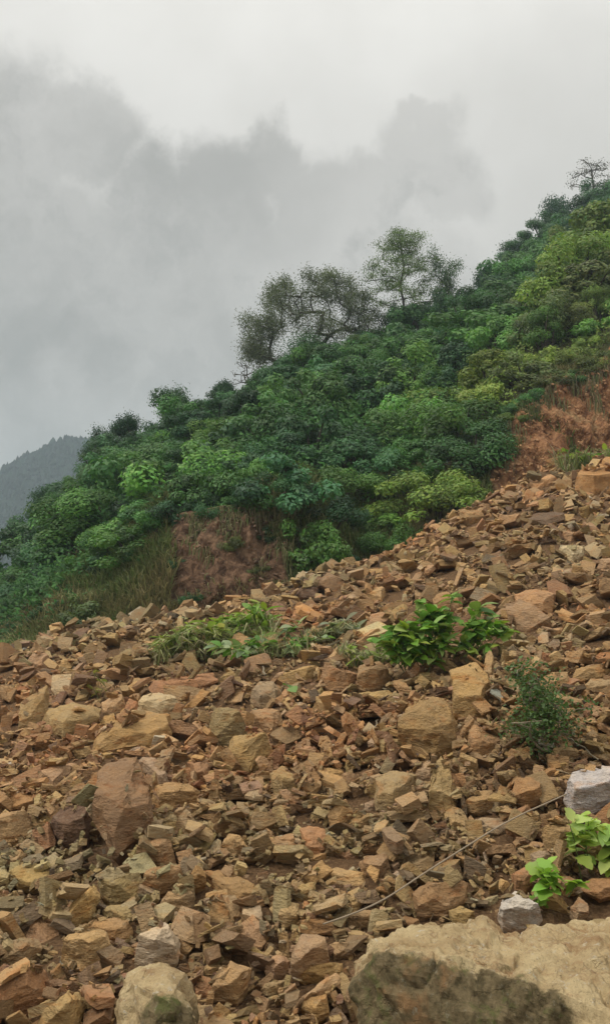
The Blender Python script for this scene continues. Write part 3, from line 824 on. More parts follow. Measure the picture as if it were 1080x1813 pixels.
# the two boulders at the bottom edge are shaped one by one --------------------------------
def big_mossy():
    # key points: (px, py, distance) along back top edge, front top edge, then the foot
    back = [(632, 1712, 3.72), (655, 1662, 3.80), (720, 1641, 3.86), (770, 1644, 3.88), (850, 1626, 3.95), (890, 1650, 3.85), (960, 1642, 3.9), (1040, 1618, 3.95), (1150, 1612, 3.95), (1270, 1660, 3.9), (1330, 1760, 3.8)]
    front = [(640, 1735, 3.52), (672, 1692, 3.48), (740, 1700, 3.40), (800, 1712, 3.36), (870, 1716, 3.34), (930, 1742, 3.30), (1000, 1774, 3.24), (1080, 1812, 3.16), (1170, 1826, 3.12), (1270, 1830, 3.15), (1340, 1860, 3.3)]
    pt = lambda q: Vector((ray(q[0], q[1])[0] * q[2], q[2], CAMZ + ray(q[0], q[1])[1] * q[2]))
    B = [pt(q) for q in back]; Fr = [pt(q) for q in front]
    # densify along the block
    def dens(Q, n):
        L_ = np.linspace(0, len(Q) - 1, n); A = np.array([list(q) for q in Q])
        return np.stack([np.interp(L_, np.arange(len(Q)), A[:, k]) for k in range(3)], 1)
    n = 230
    B = dens(B, n); Fr = dens(Fr, n)
    zb = -.04
    rows = []
    inb = B.copy(); inb[:, 1] += .10; inb[:, 2] = zb
    rows.append(inb)
    for w in np.linspace(.25, 1, 6): rows.append(inb * (1 - w) + (B + [0, .03 * (1 - w), 0]) * w)
    for w in np.linspace(0, 1, 40)[1:]:
        mid = B * (1 - w) + Fr * w
        mid[:, 2] += .035 * math.sin(w * math.pi) - .02 * np.sin(np.linspace(0, 9, n)) * w * (1 - w) * 2
        rows.append(mid)
    ff = Fr.copy(); ff[:, 1] -= .10 + .05 * np.sin(np.linspace(0, 7, n)); ff[:, 2] = zb
    for w in np.linspace(0, 1, 46)[1:]:
        mid = Fr * (1 - w) + ff * w
        mid[:, 1] -= .09 * math.sin(w * math.pi) ** .8
        rows.append(mid)
    moss_row = [0] * 7 + list(np.clip(np.linspace(-.6, .5, 39), 0, 1)) + list(np.clip(np.linspace(.75, 1.3, 45), 0, 1.15))
    G = np.array(rows)                      # rows x n x 3
    nr = len(rows)
    base = Vector((float(G[:, :, 0].mean()), float(G[:, :, 1].mean()), zb))
    bm = bmesh.new()
    moss = []
    vs = []
    for i in range(nr):
        row = []
        for j in range(n):
            row.append(bm.verts.new(Vector(G[i, j]) - base))
            f = j / (n - 1)
            moss.append(moss_row[min(i, len(moss_row) - 1)] * (1 - .8 * max(0, min(1, (f - .56) / .10))))
        vs.append(row)
    for i in range(nr - 1):
        for j in range(n - 1): bm.faces.new((vs[i][j], vs[i][j + 1], vs[i + 1][j + 1], vs[i + 1][j]))
    for j, sgn in ((0, 1), (n - 1, -1)):
        ring = [vs[i][j] for i in range(nr)]
        bm.faces.new(ring if sgn > 0 else ring[::-1])
    bmesh.ops.recalc_face_normals(bm, faces=bm.faces)
    bm.normal_update()
    for v in bm.verts:
        q = v.co * 4.5
        d = mnoise.fractal(v.co * 2.6 + Vector((3, 1, 7)), .9, 2.1, 3) * .06 + mnoise.fractal(q, .9, 2.1, 5) * .030 + abs(mnoise.noise(v.co * 9)) * .030 + mnoise.noise(v.co * 26) * .011 + mnoise.noise(v.co * 60) * .007 - max(0, .12 - abs(mnoise.noise(v.co * 5 + Vector((4, 4, 4))))) * .16
        v.co += v.normal * d
    me = bm_mesh(bm, 'boulder', M['mossy'])
    at = me.attributes.new('moss', 'FLOAT', 'POINT'); at.data.foreach_set('value', np.array(moss, np.float32))
    o = link('boulder', me); o.location = base
    tag(o, 'long tan boulder with dark mossy front in the bottom right corner', 'boulder', 'boulders at the bottom edge')
    mask_poly([(622, 1830), (630, 1700), (655, 1655), (850, 1620), (1100, 1605), (1120, 1830)], 1.0)
    LAND.append(('long mossy boulder', 850, 1680))


def pale_mossy():
    key = [(196, 1845, 3.72), (207, 1770, 3.80), (226, 1722, 3.95), (280, 1703, 4.05), (328, 1722, 4.0), (342, 1760, 3.9), (350, 1845, 3.72),
           (238, 1742, 3.72), (268, 1752, 3.66), (316, 1745, 3.70), (262, 1790, 3.62), (300, 1772, 3.58), (336, 1800, 3.64), (258, 1845, 3.54), (330, 1845, 3.56)]
    pts = []
    for px, py, t in key:
        a, s = ray(px, py); pts.append(Vector((a * t, t, CAMZ + s * t)))
    for px, t in ((200, 4.0), (280, 4.15), (345, 4.0), (260, 3.5), (330, 3.52), (190, 3.7)):
        a, _ = ray(px, 1813); pts.append(Vector((a * t, t, -.04)))
    c = sum(pts, Vector()) / len(pts); base = Vector((c.x, c.y, -.04))
    bm = hull([p - base for p in pts])
    roughen(bm, .42, 5, .07, 41, 3.0)
    me = bm_mesh(bm, 'boulder', M['mossy'])
    w = []
    for v in me.vertices:
        p = v.co + base
        px, py = project(p)
        w.append(1.05 * max(0, min(1, (py - 1732 + .25 * (300 - px)) / 75)) * max(0, min(1, (px - 215) / 65)) if v.normal.y < .2 else 0)
    at = me.attributes.new('moss', 'FLOAT', 'POINT'); at.data.foreach_set('value', np.array(w, np.float32))
    o = link('boulder', me); o.location = base
    tag(o, 'pale boulder with dark mossy front at the bottom edge, left of the middle', 'boulder', 'boulders at the bottom edge')
    mask_poly([(198, 1830), (210, 1760), (226, 1718), (282, 1700), (334, 1724), (348, 1830)], 1.0)
    LAND.append(('pale mossy boulder', 275, 1765))


big_mossy()
pale_mossy()
for i, h in enumerate(HEROES): hero_rock(i, h)


# ---- loose rocks -----------------------------------------------------------------------
def random_hull(r, cuts, asp):
    """a broken block: a sheared box split by a few fracture planes"""
    bm = bmesh.new()
    bmesh.ops.create_cube(bm, size=1.0)
    for v in bm.verts:
        v.co = Vector((v.co.x * asp[0] * r.uniform(.75, 1.1), v.co.y * asp[1] * r.uniform(.75, 1.1), v.co.z * asp[2] * r.uniform(.6, 1.15)))
    sh = (r.uniform(-.35, .35), r.uniform(-.35, .35), r.uniform(-.4, .4))
    for v in bm.verts:
        x, y, z = v.co
        v.co = (x + sh[0] * z + sh[2] * y, y + sh[1] * z, z)
    pts = [v.co.copy() for v in bm.verts]; bm.free()
    bm = hull(pts)
    for _ in range(cuts):
        n = Vector((r.gauss(0, 1) / asp[0], r.gauss(0, 1) / asp[1], r.gauss(0, .8) / asp[2])).normalized()
        ext = max(n.dot(v.co) for v in bm.verts)
        res = bmesh.ops.bisect_plane(bm, geom=list(bm.verts) + list(bm.edges) + list(bm.faces), plane_co=n * ext * r.uniform(.5, .86), plane_no=n, clear_outer=True)
        ed = [e for e in bm.edges if e.is_boundary]
        if ed: bmesh.ops.holes_fill(bm, edges=ed, sides=0)
    bmesh.ops.remove_doubles(bm, verts=bm.verts, dist=.02)
    pts = [v.co.copy() for v in bm.verts]; bm.free()
    c = sum(pts, Vector()) / len(pts)
    m = max((p - c).length for p in pts)
    return hull([(p - c) * (.58 / m) for p in pts])


ROCKS = []
for i in range(36):
    r = random.Random(500 + i)
    bm = random_hull(r, r.randint(3, 5), (1, r.uniform(.45, .9), r.choice((r.uniform(.18, .32), r.uniform(.3, .6)))))
    roughen(bm, 1.0, 3, .036, i + 100, 3.0)
    ROCKS.append(bm_mesh(bm, 'rock', M['rock']))
VAR = []
for i in range(40):
    r = random.Random(900 + i)
    bm = random_hull(r, r.randint(2, 4), (1, r.uniform(.4, .9), r.choice((r.uniform(.12, .28), r.uniform(.2, .5)))))
    bmesh.ops.triangulate(bm, faces=bm.faces)
    bm.verts.ensure_lookup_table(); bm.verts.index_update()
    VAR.append((np.array([v.co[:] for v in bm.verts]), np.array([[v.index for v in f.verts] for f in bm.faces])))
    bm.free()


def settle(x, y, rad, flat, sink):
    """height at which a stone of this radius comes to rest; raises the pile there"""
    i, j = int((x - GX0) / CELL), int((y - GY0) / CELL)
    k = max(1, int(rad * .85 / CELL))
    i0, i1, j0, j1 = i - k, i + k + 1, j - k, j + k + 1
    if i0 < 0 or j0 < 0 or i1 > GNX or j1 > GNY: return None
    sub = HGT[i0:i1, j0:j1]
    z = .55 * float(sub.mean()) + .45 * float(np.median(sub)) + flat * rad * (1 - sink)
    dx = (np.arange(-k, k + 1) * CELL / max(rad, .02)) ** 2
    e = dx[:, None] + dx[None, :]
    top = z + flat * rad * np.sqrt(np.clip(1 - e, 0, 1)) * .8
    HGT[i0:i1, j0:j1] = np.where(e < 1, np.maximum(sub, top), sub)
    # slope of the pile here, so that stones lie along it
    gxs = (sub[-1].mean() - sub[0].mean()) / (2 * k * CELL); gys = (sub[:, -1].mean() - sub[:, 0].mean()) / (2 * k * CELL)
    return z, max(-.9, min(.9, gxs)), max(-.9, min(.9, gys))


def near_phrase(px, py, used):
    best = sorted(LAND, key=lambda l: (l[1] - px) ** 2 + ((l[2] - py) * 1.3) ** 2)[:6]
    outp = []
    for nm, lx, ly in best:
        dx, dy = px - lx, py - ly
        d = math.hypot(dx, dy)
        if abs(dx) > 2.2 * abs(dy): w = 'right of' if dx > 0 else 'left of'
        elif abs(dy) > 2.2 * abs(dx): w = 'below' if dy > 0 else 'above'
        else: w = ('below and ' if dy > 0 else 'above and ') + ('right of' if dx > 0 else 'left of')
        outp.append(('just ' if d < 70 else '') + w + ' the ' + nm)
    return outp


USED = set()


def loose_rocks(count):
    keys = ['ochre', 'tan', 'yellow', 'brown', 'rust', 'grey', 'pink', 'olive', 'purple', 'cream', 'dark']
    wts = [26, 24, 7, 20, 12, 3, 8, 4, 5, 3, 4]
    done = []
    tries = 0
    cand = []
    r = random.Random(77)
    while len(cand) < 2600:
        px, py = r.uniform(-40, 1120), r.uniform(800, 1840)
        a, s = ray(px, py)
        if s > float(crest_s(a)) - .012: continue
        _, _, t = rub_hit(px, py)
        spx = min(92, max(24, math.exp(r.gauss(math.log(45), .40)))) * (t / 6) ** -.30
        cand.append((spx, px, py, t, a))
    cand.sort(reverse=True)
    pick = []
    for spx, px, py, t, a in cand:
        if len(pick) >= count: break
        if sum(masked(px + u * spx * .45, py + v * spx * .4) for u, v in ((0, 0), (1, 0), (-1, 0), (0, -1), (0, 1), (.7, -.7), (-.7, -.7))) > 1: continue
        if any((q[1] - px) ** 2 + (q[2] - py) ** 2 * 1.6 < (.42 * (q[0] + spx)) ** 2 for q in pick): continue
        pick.append((spx, px, py, t, a))
    big = sorted(p[0] for p in pick)
    lim = (big[len(big) // 3], big[2 * len(big) // 3])
    for spx, px, py, t, a in pick:
        size = spx / FPX * t
        x, y = a * t, t
        me = r.choice(ROCKS)
        got = settle(x, y, size * .5, .5, .5)
        if not got: continue
        z, sx_, sy_ = got
        o = link('rock', me)
        sc = size * r.uniform(.95, 1.1)
        o.scale = (sc, sc * r.uniform(.85, 1.1), sc * r.uniform(.85, 1.35))
        q = Vector((-sx_, -sy_, 1)).to_track_quat('Z', 'Y')
        tilt = Euler((r.gauss(0, .42), r.gauss(0, .42), r.uniform(0, 6.28)))
        o.rotation_mode = 'QUATERNION'
        o.rotation_quaternion = q @ tilt.to_quaternion()
        o.location = (x, y, z)
        k = r.choices(keys, wts)[0]
        o.color = tone(k, r)
        mask_poly([(px + math.cos(q_) * spx * .36, py - spx * .08 + math.sin(q_) * spx * .28) for q_ in np.arange(8) * .785])
        sw = 'small' if spx <= lim[0] else ('fair-sized' if spx <= lim[1] else 'sizeable')
        lab = None
        for ph in near_phrase(px, py, USED):
            lab = f'{sw} {WORD[k]} rock {ph}'
            if lab not in USED: break
            lab = f'{WORD[k]} angular rock {ph}'
            if lab not in USED: break
        USED.add(lab)
        tag(o, lab, 'rock', 'rocks one can pick out in the rubble')
    return pick


loose_rocks(300 - len(HEROES) - 4)


def stone_arrays(per):
    """one mesh from lists of (x, y, z, size, slopes, tilts, turn, r, g, b) per stone shape"""
    Vs, Fs, Ts, off = [], [], [], 0
    for (v, f), L_ in zip(VAR, per):
        if not L_: continue
        A = np.array(L_); n = len(A)
        ca, sa = np.cos(A[:, 8]), np.sin(A[:, 8])
        p = np.repeat(v[None], n, 0) * A[:, 3][:, None, None]
        x_ = p[..., 0] * ca[:, None] - p[..., 1] * sa[:, None]
        y_ = p[..., 0] * sa[:, None] + p[..., 1] * ca[:, None]
        z_ = p[..., 2]
        for axis, ang in ((0, A[:, 6] + A[:, 5] * .8), (1, A[:, 7] - A[:, 4] * .8)):
            c, s_ = np.cos(ang)[:, None], np.sin(ang)[:, None]
            if axis == 0: y_, z_ = y_ * c - z_ * s_, y_ * s_ + z_ * c
            else: x_, z_ = x_ * c + z_ * s_, -x_ * s_ + z_ * c
        P = np.stack([x_ + A[:, 0:1], y_ + A[:, 1:2], z_ + A[:, 2:3]], -1).reshape(-1, 3)
        Vs.append(P); Ts.append(np.repeat(A[:, 9:12], len(v), 0))
        Fs.append((f[None] + (np.arange(n) * len(v))[:, None, None] + off).reshape(-1, 3)); off += n * len(v)
    return np.concatenate(Vs), np.concatenate(Fs), np.concatenate(Ts)


def loose_stones():
    keys = list(TONE)
    w = dict(umber=3, ochre=28, tan=26, yellow=6, brown=26, rust=11, grey=3, pale=2, pink=9, olive=4, white=.3, purple=7, cream=2, dark=4)
    pw = np.array([w[k] for k in keys], float); pw /= pw.sum()
    tones = np.array([TONE[k] for k in keys])
    g = np.random.default_rng(21)
    per = [[] for _ in VAR]
    plan = []
    # (count, size range, nearest, farthest)
    for n, lo, hi, t0, t1, aw in ((21000, .028, .055, 3.0, 8.5, .62), (17000, .05, .09, 6, 15, .55), (10000, .055, .11, 3.0, 8, .66), (13500, .10, .17, 6, 24.5, .56),
                              (3000, .10, .18, 3.2, 8.5, .66), (5600, .16, .30, 7, 24.5, .56), (1900, .15, .27, 4.0, 9.5, .62), (1600, .26, .46, 10, 24.3, .56),
                              (8000, .03, .065, 3.0, 9, .60), (3200, .07, .13, 8, 24, .54)):
        u = g.random(n)
        t = np.sqrt(t0 ** 2 + u * (t1 ** 2 - t0 ** 2))
        a = (g.random(n) * 2 - 1) * aw
        s = np.exp(g.uniform(math.log(lo), math.log(hi), n))
        plan.append((t, a, s))
    for t, a, s in plan:
        n = len(t)
        x, y = a * t, t
        tc = crest_t(a)
        vi = g.integers(0, len(VAR), n); ki = g.choice(len(keys), n, p=pw)
        tl = g.normal(0, .62, (n, 2)); az = g.random(n) * 6.283
        br = g.uniform(.6, 1.22, n)
        cs = g.uniform(.94, 1.06, (n, 3))
        # patches where one colour of rock or finer debris prevails
        warm = fbm(x * .5 + 40, y * .5, 3)
        for i in range(n):
            if y[i] > tc[i] + .5 + .4 * g.random(): continue
            px, py = project((x[i], y[i], HGT[min(max(int((x[i] - GX0) / CELL), 0), GNX - 1), min(max(int((y[i] - GY0) / CELL), 0), GNY - 1)]))
            if masked(px, py) and g.random() < .97: continue
            if s[i] > .06 and masked(px, py - s[i] / y[i] * FPX * .5) and g.random() < .8: continue
            got = settle(x[i], y[i], s[i] * .5, .42, .5)
            if not got: continue
            z, sx_, sy_ = got
            per[vi[i]].append((x[i], y[i], z, s[i], sx_ * .7, sy_ * .7, tl[i, 0], tl[i, 1], az[i], *(tones[ki[i]] * br[i] * cs[i] * (1 + np.array([.10, -.05, -.12]) * warm[i] * 2))))
    V, F, T = stone_arrays(per)
    o = link('loose_stones', np_mesh('loose_stones', V, F, tint=T), mat=M['stone'])
    tag(o, 'countless small brown and ochre stone chips covering the landslide slope', 'stones', kind='stuff')
    print('stones', sum(map(len, per)), 'tris', len(F))


loose_stones()


def scarp_clods():
    """broken earth and small stones on the two raw faces"""
    g = np.random.default_rng(77)
    per = [[] for _ in VAR]
    for px0, px1, n, c0, c1, s0, s1 in ((290, 505, 650, (.10, .062, .04), (.26, .17, .11), .03, .12), (868, 1130, 1300, (.30, .15, .072), (.56, .34, .18), .035, .15)):
        for _ in range(n):
            a = (g.uniform(px0, px1) - 540) / FPX
            tf, zf, tb, zb, tk, zk = [float(v) for v in hill_keys(a)]
            u = g.random() ** 1.4
            y = tf + (tb - tf) * u
            x = a * y
            if fbm(x * 1.3 + 3, y * 1.3 + zb, 3) < -.12: continue
            z = float(hill_z(x, y))
            w = g.random()
            c = (np.array(c0) * (1 - w) + np.array(c1) * w) * g.uniform(.7, 1.15)
            sz = math.exp(g.uniform(math.log(s0), math.log(s1)))
            per[int(g.integers(len(VAR)))].append((x, y - .10 - .20 * g.random(), z, sz, 0, .7, g.normal() * .6, g.normal() * .6, g.random() * 6.28, *c))
    V, F, T = stone_arrays(per)
    o = link('earth_clods', np_mesh('earth_clods', V, F, tint=T), mat=M['stone'])
    tag(o, 'crumbling clods and small stones on the raw earth scarps', 'clods', kind='stuff')


scarp_clods()

# ------------------------------------------------------------------ vegetation
def leaf_quads(P, Nn, size, g, fold=.25, asp=.55):
    """one bent diamond leaf of two triangles at every point; returns verts, tris"""
    n = len(P)
    Nn = Nn / np.maximum(np.linalg.norm(Nn, axis=1, keepdims=True), 1e-6)
    t = g.normal(size=(n, 3)); t -= (t * Nn).sum(1, keepdims=True) * Nn
    t /= np.maximum(np.linalg.norm(t, axis=1, keepdims=True), 1e-6)
    b = np.cross(Nn, t)
    L_ = size[:, None]
    v0 = P - t * L_ * .5
    v2 = P + t * L_ * .5 - Nn * L_ * fold * .5
    v1 = P + b * L_ * asp * .5 - Nn * L_ * fold * .35
    v3 = P - b * L_ * asp * .5 - Nn * L_ * fold * .35
    V = np.stack([v0, v1, v2, v3], 1).reshape(-1, 3)
    k = np.arange(n)[:, None] * 4
    F = np.concatenate([k + np.array([[0, 1, 2]]), k + np.array([[0, 2, 3]])], 0)
    return V, F


def tubes(segs, sides=5):
    """segs: list of (p0, r0, p1, r1) -> verts, tris"""
    Vs, Fs, off = [], [], 0
    for p0, r0, p1, r1 in segs:
        p0, p1 = np.array(p0, float), np.array(p1, float)
        d = p1 - p0; L_ = np.linalg.norm(d)
        if L_ < 1e-6: continue
        d /= L_
        u = np.cross(d, [.31, .95, .05] if abs(d[1]) < .9 else [1, 0, 0]); u /= np.linalg.norm(u)
        w = np.cross(d, u)
        an = np.arange(sides) / sides * 2 * math.pi
        ring = np.cos(an)[:, None] * u + np.sin(an)[:, None] * w
        Vs.append(p0 + ring * r0); Vs.append(p1 + ring * r1)
        i = np.arange(sides); j = (i + 1) % sides
        Fs.append(np.stack([i, j, j + sides], 1) + off); Fs.append(np.stack([i, j + sides, i + sides], 1) + off)
        off += 2 * sides
    return np.concatenate(Vs), np.concatenate(Fs)


def shrub_meshes(seed, n_leaf, leaf, kind='round'):
    """unit shrub (radius about 1): crown of leaf clumps over a few stems"""
    g = np.random.default_rng(seed)
    if kind == 'round': nc, rx, rz, lift = 26, 1.1, .8, .45
    elif kind == 'tall': nc, rx, rz, lift = 28, .95, 1.15, .75
    else: nc, rx, rz, lift = 24, 1.4, .55, .30
    lob = g.uniform(.55, 1.25, 5)                # uneven sides
    C, Rr = [], []
    for i in range(nc):
        az, el = g.random() * 6.283, math.asin(g.uniform(-.35, 1)) if i else 1.3
        side = lob[int(az / 6.2832 * 5) % 5]
        k = g.uniform(.55, .95)
        C.append((math.cos(az) * math.cos(el) * rx * k * side, math.sin(az) * math.cos(el) * rx * k * side, lift + math.sin(el) * rz * k * (.6 + .5 * side) - .1))
        Rr.append(g.uniform(.17, .36))
    C, Rr = np.array(C), np.array(Rr)
    pick = g.choice(nc, n_leaf, p=Rr ** 2 / (Rr ** 2).sum())
    d = g.normal(size=(n_leaf, 3)); d[:, 2] = d[:, 2] * .9 + .15
    d /= np.linalg.norm(d, axis=1, keepdims=True)
    rad = Rr[pick] * (1 - .4 * g.random(n_leaf) ** 2) * (1 + .11 * g.normal(size=n_leaf))
    P = C[pick] + d * rad[:, None] * np.array([1, 1, .8])
    Nn = d * 1.1 + np.array([0, 0, .55]) + g.normal(size=(n_leaf, 3)) * .26
    sz = leaf * g.uniform(.65, 1.35, n_leaf)
    V, F = leaf_quads(P, Nn, sz, g)
    clump = g.uniform(.5, 1.5, nc)[pick]
    lt = clump * g.uniform(.85, 1.15, n_leaf)
    T = np.stack([lt * g.uniform(.85, 1.2, n_leaf), lt, lt * g.uniform(.8, 1.15, n_leaf)], 1)
    crown = np_mesh('crown', V, F, tint=np.repeat(T, 4, 0)); crown.materials.append(M['leaf'])
    segs = []
    for i in range(0, nc, 2):
        a, b = np.array([0, 0, -.25]) + g.normal(size=3) * .06, C[i]
        m = (a + b) / 2 + g.normal(size=3) * .07 + [0, 0, .06]
        segs += [(a, .045, m, .032), (m, .032, b, .012)]
    tv, tf = tubes(segs, 5)
    trunk = np_mesh('trunk', tv, tf); trunk.materials.append(M['bark'])
    return crown, trunk


SHRUB = {k: [shrub_meshes(30 + 7 * i + j * 100, int(n * (1.35, .8, 1.0)[i % 3]), lf * (.82, 1.25, 1.0)[i % 3], k) for i in range(c)]
         for j, (k, c, n, lf) in enumerate((('round', 6, 5600, .088), ('tall', 4, 6000, .085), ('low', 4, 5200, .088)))}


def srgb(r, g_, b):
    f = lambda c: (c / 255 / 12.92) if c < 10 else ((c / 255 + .055) / 1.055) ** 2.4
    return (f(r), f(g_), f(b), 1)


GREEN = dict(deep=(.046, .125, .042), mid=(.072, .178, .046), fresh=(.115, .245, .050), yellow=(.185, .265, .055), blue=(.048, .125, .050), olive=(.13, .175, .052))
GWORD = dict(deep='dark green', mid='mid-green', fresh='fresh green', yellow='yellow-green', blue='bluish green', olive='olive')


def thing(name, label, cat, loc, group=None):
    o = link(name, None)
    o.location = loc
    o.empty_display_size = .3
    return tag(o, label, cat, group)


HILLMARK = [('broad sparse tree', 550, 580), ('feathery ridge tree', 712, 480), ('brown earth scarp', 400, 950), ('red earth scarp', 980, 740),
            ('peaked left tree', 225, 760), ('leaning open-topped tree', 312, 715), ('thin top right tree', 1045, 320), ('distant mountain', 70, 850),
            ('middle rubble crest', 600, 1000), ('left rubble crest', 60, 1130), ('slim ridge tree', 790, 490)]
HUSED = {}
HOBJ = {}
ORD = ['leftmost', 'second', 'third', 'fourth', 'fifth', 'sixth', 'seventh', 'eighth', 'ninth']


def shrub(px, py, rad, kind, col, r, xy=None, sink=.15):
    q = xy or hill_point(px, py)
    if q is None: return None
    x, y = q
    z = float(hill_z(x, y)) - sink * rad
    qx, qy = project((x, y, z + rad * .6))
    i = min(range(len(HILLMARK)), key=lambda k: (HILLMARK[k][1] - qx) ** 2 + (HILLMARK[k][2] - qy) ** 2)
    nm, lx, ly = HILLMARK[i]
    dx, dy = qx - lx, qy - ly
    w = ('right of' if dx > 0 else 'left of') if abs(dx) > 1.6 * abs(dy) else ('below' if dy > 0 else 'above')
    sw = 'large' if rad > 1.35 else ('small' if rad < .8 else 'rounded' if kind == 'round' else 'spreading' if kind == 'low' else 'upright')
    base = max(GREEN, key=lambda k: -sum((GREEN[k][c] - col[c]) ** 2 for c in range(3)))
    lab = f'{sw} {GWORD[base]} shrub {"just " if math.hypot(dx, dy) < 80 else ""}{w} the {nm}'
    HUSED[lab] = HUSED.get(lab, 0) + 1
    o = thing('shrub', lab, 'shrub', (x, y, z), 'shrubs covering the hillside')
    HOBJ.setdefault(lab, []).append((qx, o))
    tilt = Euler((r.uniform(.05, .42), r.uniform(-.3, .15), 0)).to_quaternion()      # growth leans down the slope
    o.rotation_mode = 'QUATERNION'
    o.rotation_quaternion = tilt @ Euler((0, 0, r.uniform(0, 6.28))).to_quaternion()
    s = rad
    o.scale = (s * r.uniform(.8, 1.4), s * r.uniform(.8, 1.3), s * r.uniform(.75, 1.15))
    crown, trunk = r.choice(SHRUB[kind])
    c = link('crown', crown, o); c.color = (*col, 1)
    t = link('trunk', trunk, o)
    return o


_sil = [(-400, 1120), (-60, 1066), (0, 1010), (15, 985), (50, 895), (90, 855), (140, 795), (165, 775), (225, 755), (265, 770), (300, 730), (330, 708), (400, 690), (420, 688),
        (480, 648), (540, 612), (600, 592), (680, 562), (720, 536), (760, 516), (830, 500), (880, 460), (930, 405), (1000, 355), (1080, 330), (1200, 285)]


def skyline(px):
    return float(np.interp(px, [p[0] for p in _sil], [p[1] for p in _sil]))


def green(r, *keys):
    k = r.choice(keys)
    c = GREEN[k]; m = r.uniform(.7, 1.3)
    return (c[0] * m * r.uniform(.9, 1.1), c[1] * m, c[2] * m * r.uniform(.9, 1.1))


def hill_shrubs():
    r = random.Random(11)
    spots = []
    # candidates over the hillside seen from the camera
    tries = 0
    while tries < 30000 and len(spots) < 262:
        tries += 1
        px = r.uniform(-60, 1150)
        a = (px - 540) / FPX
        tf, zf, tb, zb, tk, zk = [float(v) for v in hill_keys(a)]
        y = r.uniform(tf + .3, tk + 1.0)
        x = a * y
        u1 = (y - tf) / (tb - tf); u2 = (y - tb) / (tk - tb)
        qx, qy = project((x, y, float(hill_z(x, y))))
        rad = r.uniform(.75, 1.5) * (.8 + .012 * y)
        if u2 < .02:        # on the bank
            if 490 < px < 850: rad *= .75
            elif px > 850: continue
            elif 270 < px <= 500: continue
            elif u1 < .6: continue
            else:
                rad *= .6
                if r.random() < .5: continue
        elif u2 < .12 and (px > 870 or 280 < px < 500):
            rad *= .7
        if u2 > .8: rad = min(rad, (.95 if px < 460 else 1.25) + .006 * y)
        if px > 1040 and qy > 560: rad *= .7
        tx, ty = project((x, y, float(hill_z(x, y)) + rad * 1.25))
        if ty < skyline(tx) - 6:                # keep to the profile of the hill
            rad *= .62
            tx, ty = project((x, y, float(hill_z(x, y)) + rad * 1.25))
            if ty < skyline(tx) - 10 or rad < .45: continue
        if any((sx - x) ** 2 + ((sy - y) * .85) ** 2 < (.52 * (sr + rad) * .92) ** 2 for sx, sy, sr in spots): continue
        spots.append((x, y, rad))
        if px > 850 and u2 < .27: keys = ('yellow', 'yellow', 'fresh', 'olive')
        elif px > 720 and u2 < .3: keys = ('yellow', 'fresh', 'mid')
        elif px > 830 and u2 > .6: keys = ('blue', 'deep', 'deep', 'mid')
        elif px > 830: keys = ('mid', 'deep', 'fresh', 'mid', 'olive')
        elif u2 > .7: keys = ('deep', 'blue', 'mid')
        elif px < 300: keys = ('deep', 'mid', 'mid', 'fresh')
        else: keys = ('deep', 'mid', 'mid', 'fresh', 'blue')
        kind = r.choice(('round', 'round', 'low', 'tall') if u2 > .1 else ('round', 'low'))
        shrub(0, 0, rad, kind, green(r, *keys), r, (x, y))
    # small shrubs that hang over the lip of the brown scarp
    for px, d, q in ((300, .1, .62), (330, .35, .7), (362, .2, .55), (395, .45, .75), (428, .2, .6), (455, .4, .72), (486, .1, .66), (508, .3, .6)):
        a = (px - 540) / FPX
        y = float(hill_keys(a)[2]) + d
        shrub(0, 0, q, 'low', green(r, 'deep', 'mid', 'deep', 'blue'), r, (a * y, y), sink=.35)
    for px, d, q in ((872, .3, .6), (900, .1, .5), (925, .3, .62), (955, .1, .5), (985, .3, .6), (1015, .15, .5), (1045, .3, .6), (1078, .1, .55)):
        a = (px - 540) / FPX
        y = float(hill_keys(a)[2]) + d
        shrub(0, 0, q, 'low', green(r, 'yellow', 'olive', 'fresh', 'mid'), r, (a * y, y), sink=.35)
    # scrub on the grassy bank at left and a few plants clinging to the brown scarp
    for _ in range(16):
        px = r.uniform(-20, 285)
        a = (px - 540) / FPX
        k = hill_keys(a)
        y = float(k[0]) + float(k[2] - k[0]) * r.uniform(.12, .75)
        shrub(0, 0, r.uniform(.3, .55), r.choice(('low', 'round')), green(r, 'olive', 'mid', 'deep', 'fresh'), r, (a * y, y))
    for px, u in ((322, .55), (352, .25), (415, .6), (448, .4), (478, .7), (470, .2)):
        a = (px - 540) / FPX
        k = hill_keys(a)
        y = float(k[0]) + float(k[2] - k[0]) * u
        shrub(0, 0, r.uniform(.26, .42), 'low', green(r, 'olive', 'mid', 'deep'), r, (a * y, y - .15), sink=.3)
    print('shrubs', len(spots), tries)


